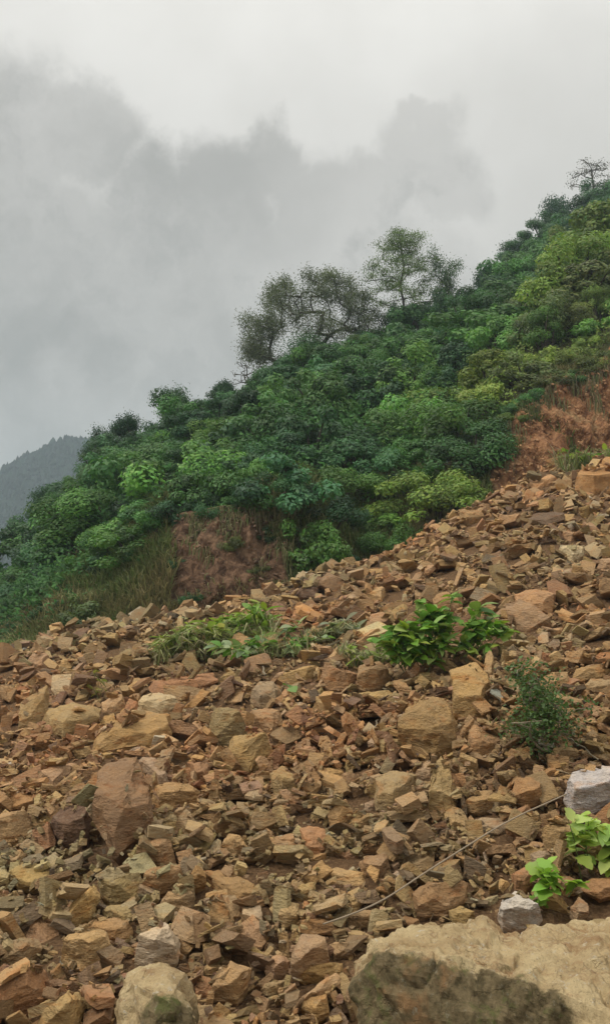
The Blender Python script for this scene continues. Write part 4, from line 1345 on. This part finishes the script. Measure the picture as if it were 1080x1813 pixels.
def undergrowth():
    """creepers and low leaves that cover the earth between the shrubs"""
    g = np.random.default_rng(5)
    n = 260000
    a = g.uniform(-.42, .45, n)
    tf, zf, tb, zb, tk, zk = hill_keys(a)
    u = g.random(n)
    y = tf + .2 + (tk + 2 - tf) * np.sqrt(u * .92 + .004)
    x = a * y
    px = 540 + a * FPX + 40 * fbm(x * .8, y * .8, 3)
    u1 = (y - tf) / (tb - tf)
    bare = (u1 < 1.0) & ((px > 880) | ((px > 290) & (px < 500)))
    keep = ~bare | (g.random(n) < .05)
    keep &= ~((u1 < 1) & (px < 300) & (g.random(n) < .55))
    x, y, px, u1 = x[keep], y[keep], px[keep], u1[keep]
    z = hill_z(x, y) + g.random(len(x)) ** .7 * np.clip(.45 + 1.6 * fbm(x * .9, y * .9, 3), .15, 1.3) * np.clip((y - crest_t(x / y)) * .25, .3, 1)
    P = np.stack([x, y, z], 1)
    Nn = g.normal(size=P.shape) * .5 + [0, -.5, .9]
    V, F = leaf_quads(P, Nn, g.uniform(.08, .18, len(P)), g)
    w = np.clip((px - 760) / 160, 0, 1)[:, None] * np.clip(1.6 - np.maximum(u1, 1) * .25, 0, 1)[:, None]
    T = np.array(GREEN['mid']) * (1 - w) + np.array(GREEN['yellow']) * w
    T = T * g.uniform(.55, 1.3, (len(P), 1)) * g.uniform(.9, 1.1, (len(P), 3))
    T = T * (1 + .35 * fbm(x * .5, y * .5, 3))[:, None]
    o = link('undergrowth', np_mesh('undergrowth', V, F, tint=np.repeat(T, 4, 0)), mat=M['grass'])
    tag(o, 'low creepers and leaves covering the ground between the hillside shrubs', 'undergrowth', kind='stuff')


def blades(P, H, lean, tint, g, width=.012):
    """grass blades: three-sided bent strips of three triangles"""
    n = len(P)
    az = g.random(n) * 6.283
    d = np.stack([np.cos(az), np.sin(az), np.zeros(n)], 1)
    s = np.stack([-np.sin(az), np.cos(az), np.zeros(n)], 1) * (width * g.uniform(.6, 1.4, n))[:, None]
    up = np.array([0, 0, 1.0])
    h = H[:, None]; l = lean[:, None]
    m = P + up * h * .6 + d * h * l * .35
    t = P + up * h * (1 - .35 * l) + d * h * l
    V = np.stack([P - s, P + s, m - s * .8, m + s * .8, t], 1).reshape(-1, 3)
    k = np.arange(n)[:, None] * 5
    F = np.concatenate([k + np.array([[0, 1, 3]]), k + np.array([[0, 3, 2]]), k + np.array([[2, 3, 4]])], 0)
    return V, F, np.repeat(tint, 5, 0)


def bank_grass():
    g = np.random.default_rng(8)
    n = 90000
    a = np.concatenate([g.uniform(-.42, -.02, n * 6 // 10), g.uniform(-.1, .25, n * 2 // 10), g.uniform(.2, .44, n * 2 // 10)])
    n = len(a)
    tf, zf, tb, zb, tk, zk = hill_keys(a)
    y = tf - .3 + (tb - tf + 1.5) * g.random(n)
    x = a * y
    px = 540 + a * FPX
    u1 = (y - tf) / (tb - tf)
    clump = fbm(x * 1.1 + 30, y * 1.1, 4)
    bareL = (px > 300) & (px < 510) & (u1 > .15); bareR = (px > 870) & (u1 < .95)
    keep = (clump > -.22) & ~(bareL & (clump < .33)) & ~(bareR & (clump < .36)) 
    x, y, px, clump, u1 = x[keep], y[keep], px[keep], clump[keep], u1[keep]
    n = len(x)
    z = hill_z(x, y) - .03
    H = g.uniform(.22, .62, n) * (1 + clump * .6) * np.where(px > 440, .6, 1.0)
    dry = np.clip(.42 + 1.2 * fbm(x * .7 + 9, y * .7 + 3, 3) + .25 * g.normal(size=n), 0, 1)[:, None]
    T = np.array([.15, .21, .065]) * (1 - dry) + np.array([.36, .30, .15]) * dry
    T = T * g.uniform(.55, 1.25, (n, 1))
    V, F, T = blades(np.stack([x, y, z], 1), H, g.uniform(.2, 1.2, n), T, g, .016)
    o = link('bank_grass', np_mesh('bank_grass', V, F, tint=T), mat=M['grass'])
    tag(o, 'dry brown and green grass on the bank behind the rubble', 'grass', kind='stuff')


def scarp_grass():
    """matted grass and roots hanging down the raw earth faces"""
    g = np.random.default_rng(91)
    Vs, Fs, Ts, off = [], [], [], 0
    for px0, px1, n in ((285, 515, 2200), (862, 1130, 2600)):
        a = (g.uniform(px0, px1, n) - 540) / FPX
        tf, zf, tb, zb, tk, zk = hill_keys(a)
        u = 1 - g.random(n) ** 1.5 * .95
        y = tf + (tb - tf) * u; x = a * y
        cl = fbm(x * 1.9 + 5, y * 1.2 + 2, 4)
        keep = cl > .34 - .5 * u ** 4
        x, y, u = x[keep], y[keep], u[keep]
        m = len(x)
        z = hill_z(x, y)
        P = np.stack([x, y - .12, z], 1)
        L_ = g.uniform(.25, .8, m)[:, None]
        side = np.stack([g.uniform(.006, .016, m), np.zeros(m), np.zeros(m)], 1)
        mid = P + np.stack([g.normal(size=m) * .10, -.16 - .1 * g.random(m), np.full(m, -.05)], 1)
        tip = mid + np.stack([g.normal(size=m) * .14, -.10 * g.random(m), -np.ones(m)], 1) * L_
        V = np.stack([P - side, P + side, mid - side, mid + side, tip], 1).reshape(-1, 3)
        k = np.arange(m)[:, None] * 5 + off
        Vs.append(V); off += len(V)
        Fs.append(np.concatenate([k + np.array([[0, 1, 3]]), k + np.array([[0, 3, 2]]), k + np.array([[2, 3, 4]])], 0))
        dry = np.clip(.55 + .5 * g.normal(size=m), 0, 1)[:, None]
        Ts.append(np.repeat((np.array([.16, .20, .07]) * (1 - dry) + np.array([.34, .27, .15]) * dry) * g.uniform(.5, 1.2, (m, 1)), 5, 0))
    o = link('hanging_grass', np_mesh('hanging_grass', np.concatenate(Vs), np.concatenate(Fs), tint=np.concatenate(Ts)), mat=M['grass'])
    tag(o, 'dry grass and roots hanging down the raw earth scarps', 'grass', kind='stuff')


scarp_grass()


# ---- trees -----------------------------------------------------------------------------
def skeleton(trunk, tips, r_tip, g, step=.5, pull=.35, expo=.5, sag=.05, bias=1.0):
    """grow limbs from the trunk nodes to every tip; returns tapered segments"""
    N_ = [np.array(p, float) for p in trunk]; par = list(range(-1, len(trunk) - 1))
    base = N_[0]
    leaf_nodes = []
    order = sorted(range(len(tips)), key=lambda i: np.linalg.norm(tips[i] - base))
    for i in order:
        t = np.array(tips[i], float)
        A = np.array(N_)
        dist = np.linalg.norm(A - t, axis=1) + pull * np.maximum(0, A[:, 2] - t[2]) * 2
        dist[len(trunk):] *= bias
        dist[0] += 1.0
        k = int(np.argmin(dist))
        p0 = A[k]; L_ = np.linalg.norm(t - p0); m = max(2, int(L_ / step))
        bend = g.normal(size=3) * L_ * .05 + np.array([0, 0, L_ * sag])
        prev = k
        for q in range(1, m + 1):
            w = q / m
            pt = p0 * (1 - w) + t * w + bend * math.sin(w * math.pi) + g.normal(size=3) * .02
            N_.append(pt); par.append(prev); prev = len(N_) - 1
        leaf_nodes.append(prev)
    cnt = np.zeros(len(N_))
    for k in leaf_nodes: cnt[k] += 1
    for k in range(len(N_) - 1, -1, -1):
        if par[k] >= 0: cnt[par[k]] += cnt[k]
    rad = r_tip * np.maximum(cnt, .6) ** expo
    return [(N_[par[k]], rad[par[k]] if par[k] >= 0 and cnt[par[k]] < cnt[k] * 3 else rad[k] * 1.15, N_[k], rad[k]) for k in range(len(N_)) if par[k] >= 0]


def tree(name, label, base, trunk, tips, n_leaf, leaf, spread, col, seed, r_tip=.012, group=None, expo=.5, flat=1.0, cat='tree', bark=None, bias=1.0):
    g = np.random.default_rng(seed)
    b = np.array(base, float)
    trunk = [np.array(p) - b for p in trunk]; tips = [np.array(p) - b for p in tips]
    segs = skeleton(trunk, tips, r_tip, g, expo=expo, bias=bias)
    tv, tf = tubes(segs, 5)
    o = thing(name, label, cat, base, group)
    t = link('trunk', np_mesh('trunk', tv, tf), o, bark or M['bark'])
    if n_leaf:
        T_ = np.array(tips)
        pk = np.repeat(np.arange(len(T_)), n_leaf)
        P = T_[pk] + g.normal(size=(len(pk), 3)) * spread * np.array([1, 1, flat])
        Nn = g.normal(size=P.shape) * .6 + [0, 0, .8]
        V, F = leaf_quads(P, Nn, leaf * g.uniform(.6, 1.3, len(P)), g)
        lt = np.repeat(g.uniform(.7, 1.3, len(T_)), n_leaf) * g.uniform(.75, 1.25, len(P))
        T = np.stack([lt, lt, lt], 1)
        c = link('crown', np_mesh('crown', V, F, tint=np.repeat(T, 4, 0)), o, M['leaf'])
        c.color = (*col, 1)
    return o


def at(px, py, t):
    a, s = ray(px, py)
    return np.array([a * t, t, CAMZ + s * t])


def ridge_trees():
    g = np.random.default_rng(31)
    # broad sparse tree: several stems under an umbrella crown
    t = 43.5; k = t / FPX
    b = at(575, 672, t); b[2] = float(hill_z(b[0], b[1])) - .2
    trunk = [b, at(572, 655, t), at(566, 630, t)]
    tips = []
    while len(tips) < 230:
        px, py = g.uniform(420, 672), g.uniform(478, 690)
        cx, cy = 556, 590
        e = ((px - cx) / 122) ** 2 + ((py - cy) / 108) ** 2
        if e > 1: continue
        if py > 600 and not (px < 470): continue
        if px < 470 and py < 560: continue
        if e < .42 and g.random() < .5: continue
        tips.append(at(px, py, t + g.uniform(-2.6, 2.6) * math.sqrt(max(.1, 1 - e))))
    for _ in range(30):        # drooping left end
        tips.append(at(g.uniform(420, 505), g.uniform(555, 650), t + g.uniform(-1.5, 1.5)))
    tree('tree', 'broad sparse tree with an umbrella crown on the ridge line', b, trunk, tips, 200, .085, .22, (.13, .155, .10), 41, r_tip=.013, expo=.42, group='trees on the ridge line')
    # tall feathery tree with level branches
    t = 45.5
    b = at(712, 575, t); b[2] = float(hill_z(b[0], b[1])) - .2
    trunk = [b] + [at(712 + 3 * math.sin(i * 1.3), y, t) for i, y in enumerate((560, 545, 530, 515, 500, 485, 470, 455, 440, 428, 418))]
    tips = []
    for i, y in enumerate(np.linspace(424, 548, 22)):
        w = 12 + 74 * min(1, (y - 412) / 90) * g.uniform(.6, 1.05)
        for j in range(8):
            az = g.random() * 6.283
            f = g.uniform(.3, 1)
            tips.append(at(712 + math.cos(az) * w * f, y - 16 * f + g.normal() * 3, t + math.sin(az) * w * f * t / FPX))
    tips += [at(748, 416, t), at(744, 424, t), at(735, 428, t), at(668, 432, t), at(675, 440, t)]
    tree('tree', 'tall feathery tree with level branches standing on the ridge', b, trunk, tips, 120, .078, .21, (.16, .225, .10), 42, r_tip=.010, expo=.38, bias=2.4, group='trees on the ridge line', flat=.4)
    # slim tree to its right
    t = 46.5
    b = at(788, 560, t); b[2] = float(hill_z(b[0], b[1])) - .2
    trunk = [b, at(790, 540, t), at(789, 520, t), at(790, 500, t), at(790, 480, t)]
    tips = [at(790 + 20 * g.normal() * .6, 492 + 20 * g.normal() * .8, t + g.normal() * .5) for _ in range(38)] + [at(770 + g.normal() * 5, 460 + g.normal() * 7, t) for _ in range(6)]
    tree('tree', 'slim small-crowned tree right of the feathery tree on the ridge', b, trunk, tips, 150, .08, .19, (.09, .15, .085), 43, r_tip=.010, expo=.4, group='trees on the ridge line')
    # bare branched tree, top right
    t = 66
    b = at(1052, 362, t); b[2] = min(b[2], float(hill_z(b[0], b[1])))
    trunk = [b, at(1051, 345, t), at(1050, 330, t), at(1048, 316, t), at(1047, 302, t)]
    tips = []
    for y in np.linspace(288, 340, 14):
        for j in range(6):
            f = g.uniform(-1, 1)
            tips.append(at(1048 + f * (18 + 24 * min(1, (y - 280) / 40)), y - 7 * abs(f) + g.normal() * 2, t + g.normal() * 1.0))
    tree('tree', 'thin open-branched tree against the sky at the top right', b, trunk, tips, 13, .12, .22, (.075, .085, .06), 44, r_tip=.016, expo=.38, bias=2.2, group='trees on the ridge line', flat=.4)
    # small bare tree at the left foot of the broad one
    t = 42
    b = at(440, 690, t); b[2] = float(hill_z(b[0], b[1])) - .1
    trunk = [b, at(439, 678, t), at(438, 664, t), at(437, 650, t)]
    tips = [at(438 + g.uniform(-30, 30), g.uniform(640, 682), t + g.normal() * .5) for _ in range(38)]
    tree('tree', 'small thin bare tree below the left end of the broad sparse tree', b, trunk, tips, 5, .10, .12, (.08, .085, .055), 45, r_tip=.010, group='trees on the ridge line', flat=.4)
    # peaked tree and its neighbours at left
    for px, py0, py1, w, t, col, lab, sd in (
            (226, 735, 835, 34, 36.5, (.026, .058, .034), 'peaked dark tree rising from the left slope', 46),
            (180, 762, 850, 40, 35.5, (.030, .066, .036), 'rounded dark tree left of the peaked tree', 47),
            (318, 688, 790, 38, 38.5, (.036, .075, .038), 'leaning open-topped tree above the left slope', 48),
            (398, 678, 752, 26, 41.5, (.034, .07, .04), 'low rounded tree on the ridge left of the broad tree', 49),
            (78, 868, 960, 38, 33, (.030, .068, .036), 'outermost dark tree at the left end of the hill', 50),
            (985, 352, 470, 46, 62, (.030, .062, .045), 'domed bluish tree on the skyline below the thin open-branched tree', 51),
            (925, 418, 520, 42, 57, (.032, .066, .046), 'bluish tree on the skyline at the step in the ridge', 52),
            (858, 480, 560, 34, 52, (.034, .068, .046), 'low bluish tree on the skyline right of the slim tree', 53),
            (800, 530, 690, 66, 44, (.036, .080, .036), 'large rounded tree below the slim tree on the ridge', 54),
            (545, 600, 720, 60, 39.5, (.036, .082, .034), 'large leafy tree in front of the broad sparse tree', 55),
            (1040, 470, 600, 44, 45, (.085, .118, .034), 'yellow-green tree near the right edge above the red scarp', 56)):
        gg = np.random.default_rng(sd)
        b = at(px, py1, t)
        b[2] = min(b[2], float(hill_z(b[0], b[1]))) - .1
        h = py1 - py0
        trunk = [b] + [at(px + gg.normal() * 3, py1 - h * f, t) for f in (.2, .4, .6, .75)]
        tips = []
        cl = [(gg.uniform(-.62, .62), gg.uniform(0.05, .75), gg.uniform(-.6, .6)) for _ in range(13)] + [(0, .04, 0), (.1, .12, .1)]
        for cx, cy, cz in cl:
            sh = .55 + .45 * min(1, cy * 2.2) if sd != 48 else 1
            for _ in range(9):
                v = gg.normal(size=3); v /= np.linalg.norm(v)
                tips.append(at(px + (cx * sh + v[0] * .34) * w, py0 + cy * h + (v[1] * .30 + .2) * w, t + (cz + v[2] * .34) * w * t / FPX))
        tree('tree', lab, b, trunk, tips, 110 if sd != 48 else 60, .085 * t / 42, .15 * w * t / FPX, tuple(q * 1.75 for q in col), sd + 200, r_tip=.010, group='trees among the hillside shrubs')


hill_shrubs()
for lab, L_ in HOBJ.items():
    if len(L_) < 2: continue
    L_.sort(key=lambda q: q[0])
    for i, (_, o) in enumerate(L_):
        if len(L_) == 2: o['label'] = ('left' if i == 0 else 'right') + ' one of two: ' + lab
        elif i == len(L_) - 1: o['label'] = 'rightmost ' + lab
        else: o['label'] = ('leftmost ' if i == 0 else ORD[min(i, 8)] + ' from left, ') + lab
undergrowth()
bank_grass()
ridge_trees()


def far_forest():
    g = np.random.default_rng(3)
    A = MOUNTAIN
    na, nr, _ = A.shape
    n = 26000
    i = g.integers(20, na - 2, n); j = g.integers(4, int(nr * .82), n)
    P = A[i, j] + (A[i + 1, j] - A[i, j]) * g.random((n, 1)) + (A[i, j + 1] - A[i, j]) * g.random((n, 1))
    # a ragged lump for each crown: top point, two rings
    ang = np.arange(6) / 6 * 6.283
    Vs, Fs = [], []
    h = g.uniform(1.8, 4.6, n); w = g.uniform(.9, 1.9, n)
    ring = lambda f, z: np.stack([np.cos(ang)[None] * (w * f)[:, None] * g.uniform(.75, 1.2, (n, 6)), np.sin(ang)[None] * (w * f)[:, None] * g.uniform(.75, 1.2, (n, 6)), np.repeat((h * z)[:, None], 6, 1) * g.uniform(.85, 1.1, (n, 6))], -1)
    top = np.stack([np.zeros(n), np.zeros(n), h], -1)[:, None]
    V = np.concatenate([ring(.8, .02), ring(1.0, .35), ring(.5, .75), top], 1) + P[:, None] - [0, 0, 1.0]
    f = []
    for r0 in (0, 6):
        for q in range(6): f += [(r0 + q, r0 + (q + 1) % 6, r0 + 6 + (q + 1) % 6), (r0 + q, r0 + 6 + (q + 1) % 6, r0 + 6 + q)]
    for q in range(6): f.append((12 + q, 12 + (q + 1) % 6, 18))
    F = (np.array(f)[None] + (np.arange(n) * 19)[:, None, None]).reshape(-1, 3)
    T = np.array([.020, .044, .026]) * g.uniform(.6, 1.3, (n, 1))
    o = link('far_forest', np_mesh('far_forest', V.reshape(-1, 3), F, tint=np.repeat(T, 19, 0)), mat=M['grass'])
    tag(o, 'far forest clothing the distant blue mountain at left', 'forest', kind='stuff')


far_forest()


# ---- weeds carried down with the rubble -------------------------------------------------
def pile_z(x, y):
    i, j = int((x - GX0) / CELL), int((y - GY0) / CELL)
    return float(HGT[min(max(i, 0), GNX - 1), min(max(j, 0), GNY - 1)])


def leaf_mesh(name, L_, W, curl, lobes=0, seg=4):
    """one leaf blade along +X, base at the origin, with a midrib fold and a droop"""
    V, F = [], []
    for i in range(seg + 1):
        f = i / seg
        w = W * (math.sin(math.pi * min(1, f * .92 + .06)) ** .8) * (1 + (.22 * math.sin(f * lobes * 6.283) if lobes else 0))
        if i == seg: w = W * .04
        z = -curl * f * f * L_
        V += [(f * L_, -w, z + .25 * w), (f * L_, 0, z), (f * L_, w, z + .25 * w)]
    for i in range(seg):
        a = i * 3
        F += [(a, a + 1, a + 4, a + 3), (a + 1, a + 2, a + 5, a + 4)]
    me = np_mesh(name, V, F)
    me.materials.append(M['leaf_plain'])
    for p in me.polygons: p.use_smooth = True
    return me


LEAF = dict(oval=[leaf_mesh('leaf', 1, .24, c, 0) for c in (.1, .3, .5)], broad=[leaf_mesh('leaf', 1, .36, c, 0) for c in (.1, .35, .6)],
            lobed=[leaf_mesh('leaf', 1, .42, c, 2.5, 7) for c in (.1, .3)], lance=[leaf_mesh('leaf', 1, .10, c, 0) for c in (.3, .6, .9)])


def weed(name, label, cat, cx, cy, wpx, hpx, n, lpx, kinds, cols, seed, stems=8, group='green weeds lying in the rubble', flop=.5, t=None, straw=0):
    """a clump of stems with single leaves; (cx, cy) is the middle of its foot in the photograph"""
    r = random.Random(seed)
    a, s, tt = rub_hit(cx, cy)
    t = t or tt
    x, y = a * t, t
    k = t / FPX
    z = pile_z(x, y)
    z = min(max(z, CAMZ + s * t - .15), CAMZ + s * t + .15)
    o = thing(name, label, cat, (x, y, z + .06), group)
    segs, ends = [], []
    for i in range(stems):
        u = r.uniform(-1, 1)
        foot = np.array([u * wpx * k * .38, r.uniform(-.12, .2) * wpx * k, -.03])
        foot[2] = pile_z(x + foot[0], y + foot[1]) - z - .04
        foot[2] = max(min(foot[2], .25), -.25)
        tip = foot + np.array([r.uniform(-.25, .25) * wpx * k + u * wpx * k * .14 * flop * 2, r.uniform(-.3, .12) * wpx * k * .6, 1.3 * hpx * k * r.uniform(.5, 1.0) * (1 - .3 * abs(u))])
        mid = (foot + tip) / 2 + np.array([0, 0, hpx * k * .12])
        rr = max(.003, lpx * k * .035)
        segs += [(foot, rr, mid, rr * .8), (mid, rr * .8, tip, rr * .45)]
        ends.append((foot, mid, tip))
    for i in range(0, len(segs), 2):
        v, f = tubes(segs[i:i + 2], 5)
        link('stem', np_mesh('stem', v, f), o, M['stem'])
    if straw:               # flattened grass and dry stalks matted in with it
        g = np.random.default_rng(seed + 300)
        P = np.stack([g.uniform(-.55, .55, straw) * wpx * k, g.uniform(-.25, .3, straw) * wpx * k, np.zeros(straw)], 1)
        P[:, 2] = [max(min(pile_z(x + q[0], y + q[1]) - z, .25), -.25) - .02 for q in P]
        dry = np.clip(.5 + .5 * g.normal(size=straw), 0, 1)[:, None]
        T = (np.array([.26, .34, .10]) * (1 - dry) + np.array([.46, .40, .24]) * dry) * g.uniform(.6, 1.2, (straw, 1))
        V, F, T = blades(P, g.uniform(.5, 1.3, straw) * hpx * k, g.uniform(.6, 2.2, straw), T, g, 1.1 * k)
        tag(link('matted_grass', np_mesh('matted_grass', V, F, tint=T), o, M['grass']), kind='stuff')
    rest = []
    for i in range(int(n * 1.5) if n > 20 else n):
        foot, mid, tip = r.choice(ends)
        w = r.uniform(.12, 1.0) ** .8
        p = (foot * (1 - 2 * w) + mid * 2 * w) if w < .5 else (mid * (2 - 2 * w) + tip * (2 * w - 1))
        me = r.choice(LEAF[r.choice(kinds)])
        L_ = lpx * k * r.uniform(.5, 1.1)
        rot = Euler((r.gauss(0, .45), r.uniform(-.9, .35), r.uniform(0, 6.283)))
        c = r.choice(cols); m = r.uniform(.7, 1.25)
        c = (c[0] * m * r.uniform(.9, 1.15), c[1] * m, c[2] * m)
        if i < 280:
            lf = link('leaf', me, o)
            lf.location = p; lf.rotation_euler = rot; lf.scale = (L_, L_, L_)
            lf.color = (*c, 1)
        else: rest.append((me, np.array(rot.to_matrix()) * L_, np.array(p), c))
    if rest:                # the leaves past the first few hundred, joined
        Vs, Fs, Ts, off = [], [], [], 0
        for me, A, p, c in rest:
            v = np.array([q.co[:] for q in me.vertices]) @ A.T + p
            Vs.append(v); Fs.append(np.array([list(q.vertices) for q in me.polygons]) + off); off += len(v)
            Ts.append(np.repeat(np.array([c]), len(v), 0))
        lf = link('leaf', np_mesh('leaf', np.concatenate(Vs), np.concatenate(Fs), tint=np.concatenate(Ts)), o, M['grass'])
        tag(lf, kind='stuff')
    return o


LIME, FRESH, BLUEG, DARKG = (.30, .42, .07), (.14, .30, .045), (.17, .27, .13), (.055, .115, .04)
weed('weed_clump', 'lime green fern-like weed clump on the rubble left of the upright weed', 'weed', 335, 1172, 105, 44, 190, 27, ['lance', 'lance', 'oval'], [(.36, .44, .12), (.30, .38, .10), (.42, .44, .20)], 1, 22, flop=.9, straw=260)
weed('weed_clump', 'upright bright green weed clump above the broad-leaved weeds', 'weed', 436, 1140, 90, 50, 170, 27, ['lance', 'lance', 'oval'], [(.22, .36, .07), LIME], 2, 20, straw=160)
weed('weed_clump', 'blue-green broad-leaved weed clump in the middle of the rubble', 'weed', 482, 1168, 125, 34, 100, 26, ['broad', 'oval', 'lance'], [(.24, .34, .17), (.30, .38, .20), FRESH], 3, 18, flop=.9, straw=160)
weed('weed_clump', 'big bright green weed clump right of the middle', 'weed', 782, 1192, 170, 80, 400, 29, ['broad', 'oval', 'broad'], [FRESH, (.17, .34, .05), LIME, (.30, .42, .12)], 4, 40)
weed('weed_clump', 'yellow-green weeds trailing left from the big green clump', 'weed', 655, 1176, 100, 26, 55, 24, ['lance', 'oval'], [LIME, (.36, .40, .14)], 5, 10, straw=380)
weed('weed_clump', 'lime green leafy weed at the right edge above the rusty flat slab', 'weed', 1060, 1560, 120, 112, 90, 33, ['lobed', 'broad'], [(.36, .50, .10), (.44, .55, .16)], 6, 12, flop=.2)
weed('weed_clump', 'low fresh green leaves between the grey-tan block and egg-shaped stone', 'weed', 978, 1606, 70, 52, 28, 30, ['lobed', 'broad'], [(.26, .46, .07), (.32, .50, .09)], 7, 6)
weed('weed_clump', 'light green weeds at the right edge below the red scarp', 'weed', 1052, 838, 110, 40, 60, 20, ['lance', 'oval'], [LIME, FRESH], 8, 14, straw=420)
weed('weed_clump', 'small broad green leaves just left of the dark feathery shrub', 'weed', 872, 1242, 26, 26, 4, 30, ['broad'], [(.17, .34, .06)], 9, 2)
weed('weed_clump', 'pale fallen leaves in front of the big green weed clump', 'weed', 742, 1204, 62, 14, 12, 28, ['oval', 'broad'], [(.40, .45, .24), (.22, .34, .12)], 10, 4)
weed('weed_clump', 'dull pale green sprigs above the two brown rocks', 'weed', 596, 1136, 70, 26, 22, 26, ['oval', 'broad'], [(.20, .25, .13), (.26, .28, .17)], 12, 6, straw=300)
weed('weed_clump', 'single green leaf below the pale-topped grey boulder', 'weed', 518, 1258, 24, 14, 2, 26, ['broad'], [(.16, .30, .08)], 13, 1)
weed('weed_clump', 'small yellow-green sprig beside the overhanging tan slab', 'weed', 184, 1234, 60, 22, 20, 16, ['lance', 'oval'], [(.30, .30, .09)], 14, 6)


def feathery_shrub():
    g = np.random.default_rng(61)
    a, s, t = rub_hit(965, 1352)
    b = at(965, 1352, t)
    k = t / FPX
    trunk = [b, at(964, 1330, t - .02), at(962, 1308, t - .05), at(958, 1285, t - .05)]
    tips = []
    for _ in range(52):
        tips.append(at(966 + g.normal() * 26, 1276 + g.normal() * 22, t - .05 + g.normal() * .14))
    for _ in range(30):
        f = g.random()
        tips.append(at(958 - 22 * f + g.normal() * 12, 1255 - 68 * f + g.normal() * 5, t + g.normal() * .1))
    tree('feathery_shrub', 'dark feathery shrub uprooted on the right of the rubble', b, trunk, tips, 42, .034, .055, (.095, .16, .05), 62, r_tip=.0035, cat='shrub', bark=M['dry'])


feathery_shrub()


def tube_path(pts, rad, sides=6):
    return tubes([(pts[i], rad[i], pts[i + 1], rad[i + 1]) for i in range(len(pts) - 1)], sides)


def cable():
    key = [(572, 1636), (620, 1620), (680, 1594), (750, 1546), (820, 1502), (880, 1464), (930, 1438), (965, 1423), (1002, 1406)]
    P = []
    for i in range(len(key) - 1):
        for f in (0, .25, .5, .75): P.append((key[i][0] * (1 - f) + key[i + 1][0] * f, key[i][1] * (1 - f) + key[i + 1][1] * f))
    P.append(key[-1])
    pts = []
    for px, py in P:
        a, s, t = rub_hit(px, py)
        t -= .42
        pts.append(np.array([a * t, t, CAMZ + s * t]))
    A = np.array(pts)
    for _ in range(3): A[1:-1] = (A[:-2] + A[1:-1] * 2 + A[2:]) / 4
    v, f = tube_path(list(A), [.0048] * len(A))
    b = A[0].copy()
    o = link('cable', np_mesh('cable', v - b, f), None, M['cable'])
    o.location = b
    tag(o, 'thin pale cable stretched over the rubble from the whitish boulder', 'cable')


cable()


def sticks():
    r = random.Random(17)
    spots = [((300, 1166), (420, 1158), 'long thin dry stick lying under the lime green weed clump'), ((560, 1150), (700, 1112), 'dry stick slanting up above the two brown rocks'),
             ((470, 1196), (462, 1168), 'short pale root hanging below the broad-leaved weeds'), ((540, 1118), (640, 1096), 'thin dry stem lying behind the blue-green weeds'),
             ((985, 1300), (1060, 1345), 'pale dry twig right of the dark feathery shrub'), ((690, 1128), (640, 1160), 'short dry stalk left of the big green weed clump'),
             ((900, 1228), (975, 1256), 'thin straw twig running into the dark feathery shrub'), ((664, 1306), (668, 1275), 'tiny upright twig in the rubble below the flat yellow rock')]
    for (x0, y0), (x1, y1), lab in spots:
        pts = []
        n = 7
        for i in range(n):
            f = i / (n - 1)
            px, py = x0 + (x1 - x0) * f + r.uniform(-3, 3), y0 + (y1 - y0) * f - 6 * math.sin(f * 3.14) + r.uniform(-2, 2)
            a, s, t = rub_hit(px, py); t -= .25
            pts.append(np.array([a * t, t, CAMZ + s * t]))
        k = pts[0][1] / FPX
        v, f = tube_path(pts, [k * (2.0 - 1.0 * i / (n - 1)) for i in range(n)], 5)
        b = pts[0].copy()
        o = link('stick', np_mesh('stick', v - b, f), None, M['dry']); o.location = b
        tag(o, lab, 'stick', 'dry sticks on the rubble')


sticks()


# ------------------------------------------------------------------ haze
def haze():
    m = bpy.data.materials.new('damp_air'); m.use_nodes = True
    nt = m.node_tree; nt.nodes.clear()
    out = nt.nodes.new('ShaderNodeOutputMaterial'); v = nt.nodes.new('ShaderNodeVolumePrincipled')
    v.inputs['Color'].default_value = (.74, .89, 1.0, 1)
    v.inputs['Density'].default_value = HAZE
    v.inputs['Anisotropy'].default_value = .2
    nt.links.new(v.outputs[0], out.inputs['Volume'])
    x0, x1, y0, y1, z0, z1 = -800, 800, -800, 800, -80, 112
    V = [(x, y, z) for x in (x0, x1) for y in (y0, y1) for z in (z0, z1)]
    F = [(0, 1, 3, 2), (4, 6, 7, 5), (0, 4, 5, 1), (2, 3, 7, 6), (0, 2, 6, 4), (1, 5, 7, 3)]
    o = link('haze', np_mesh('haze', V, F), None, m)
    tag(o, 'thin pale damp air over the whole valley', 'haze', kind='stuff')


HAZE = 0.00095
haze()
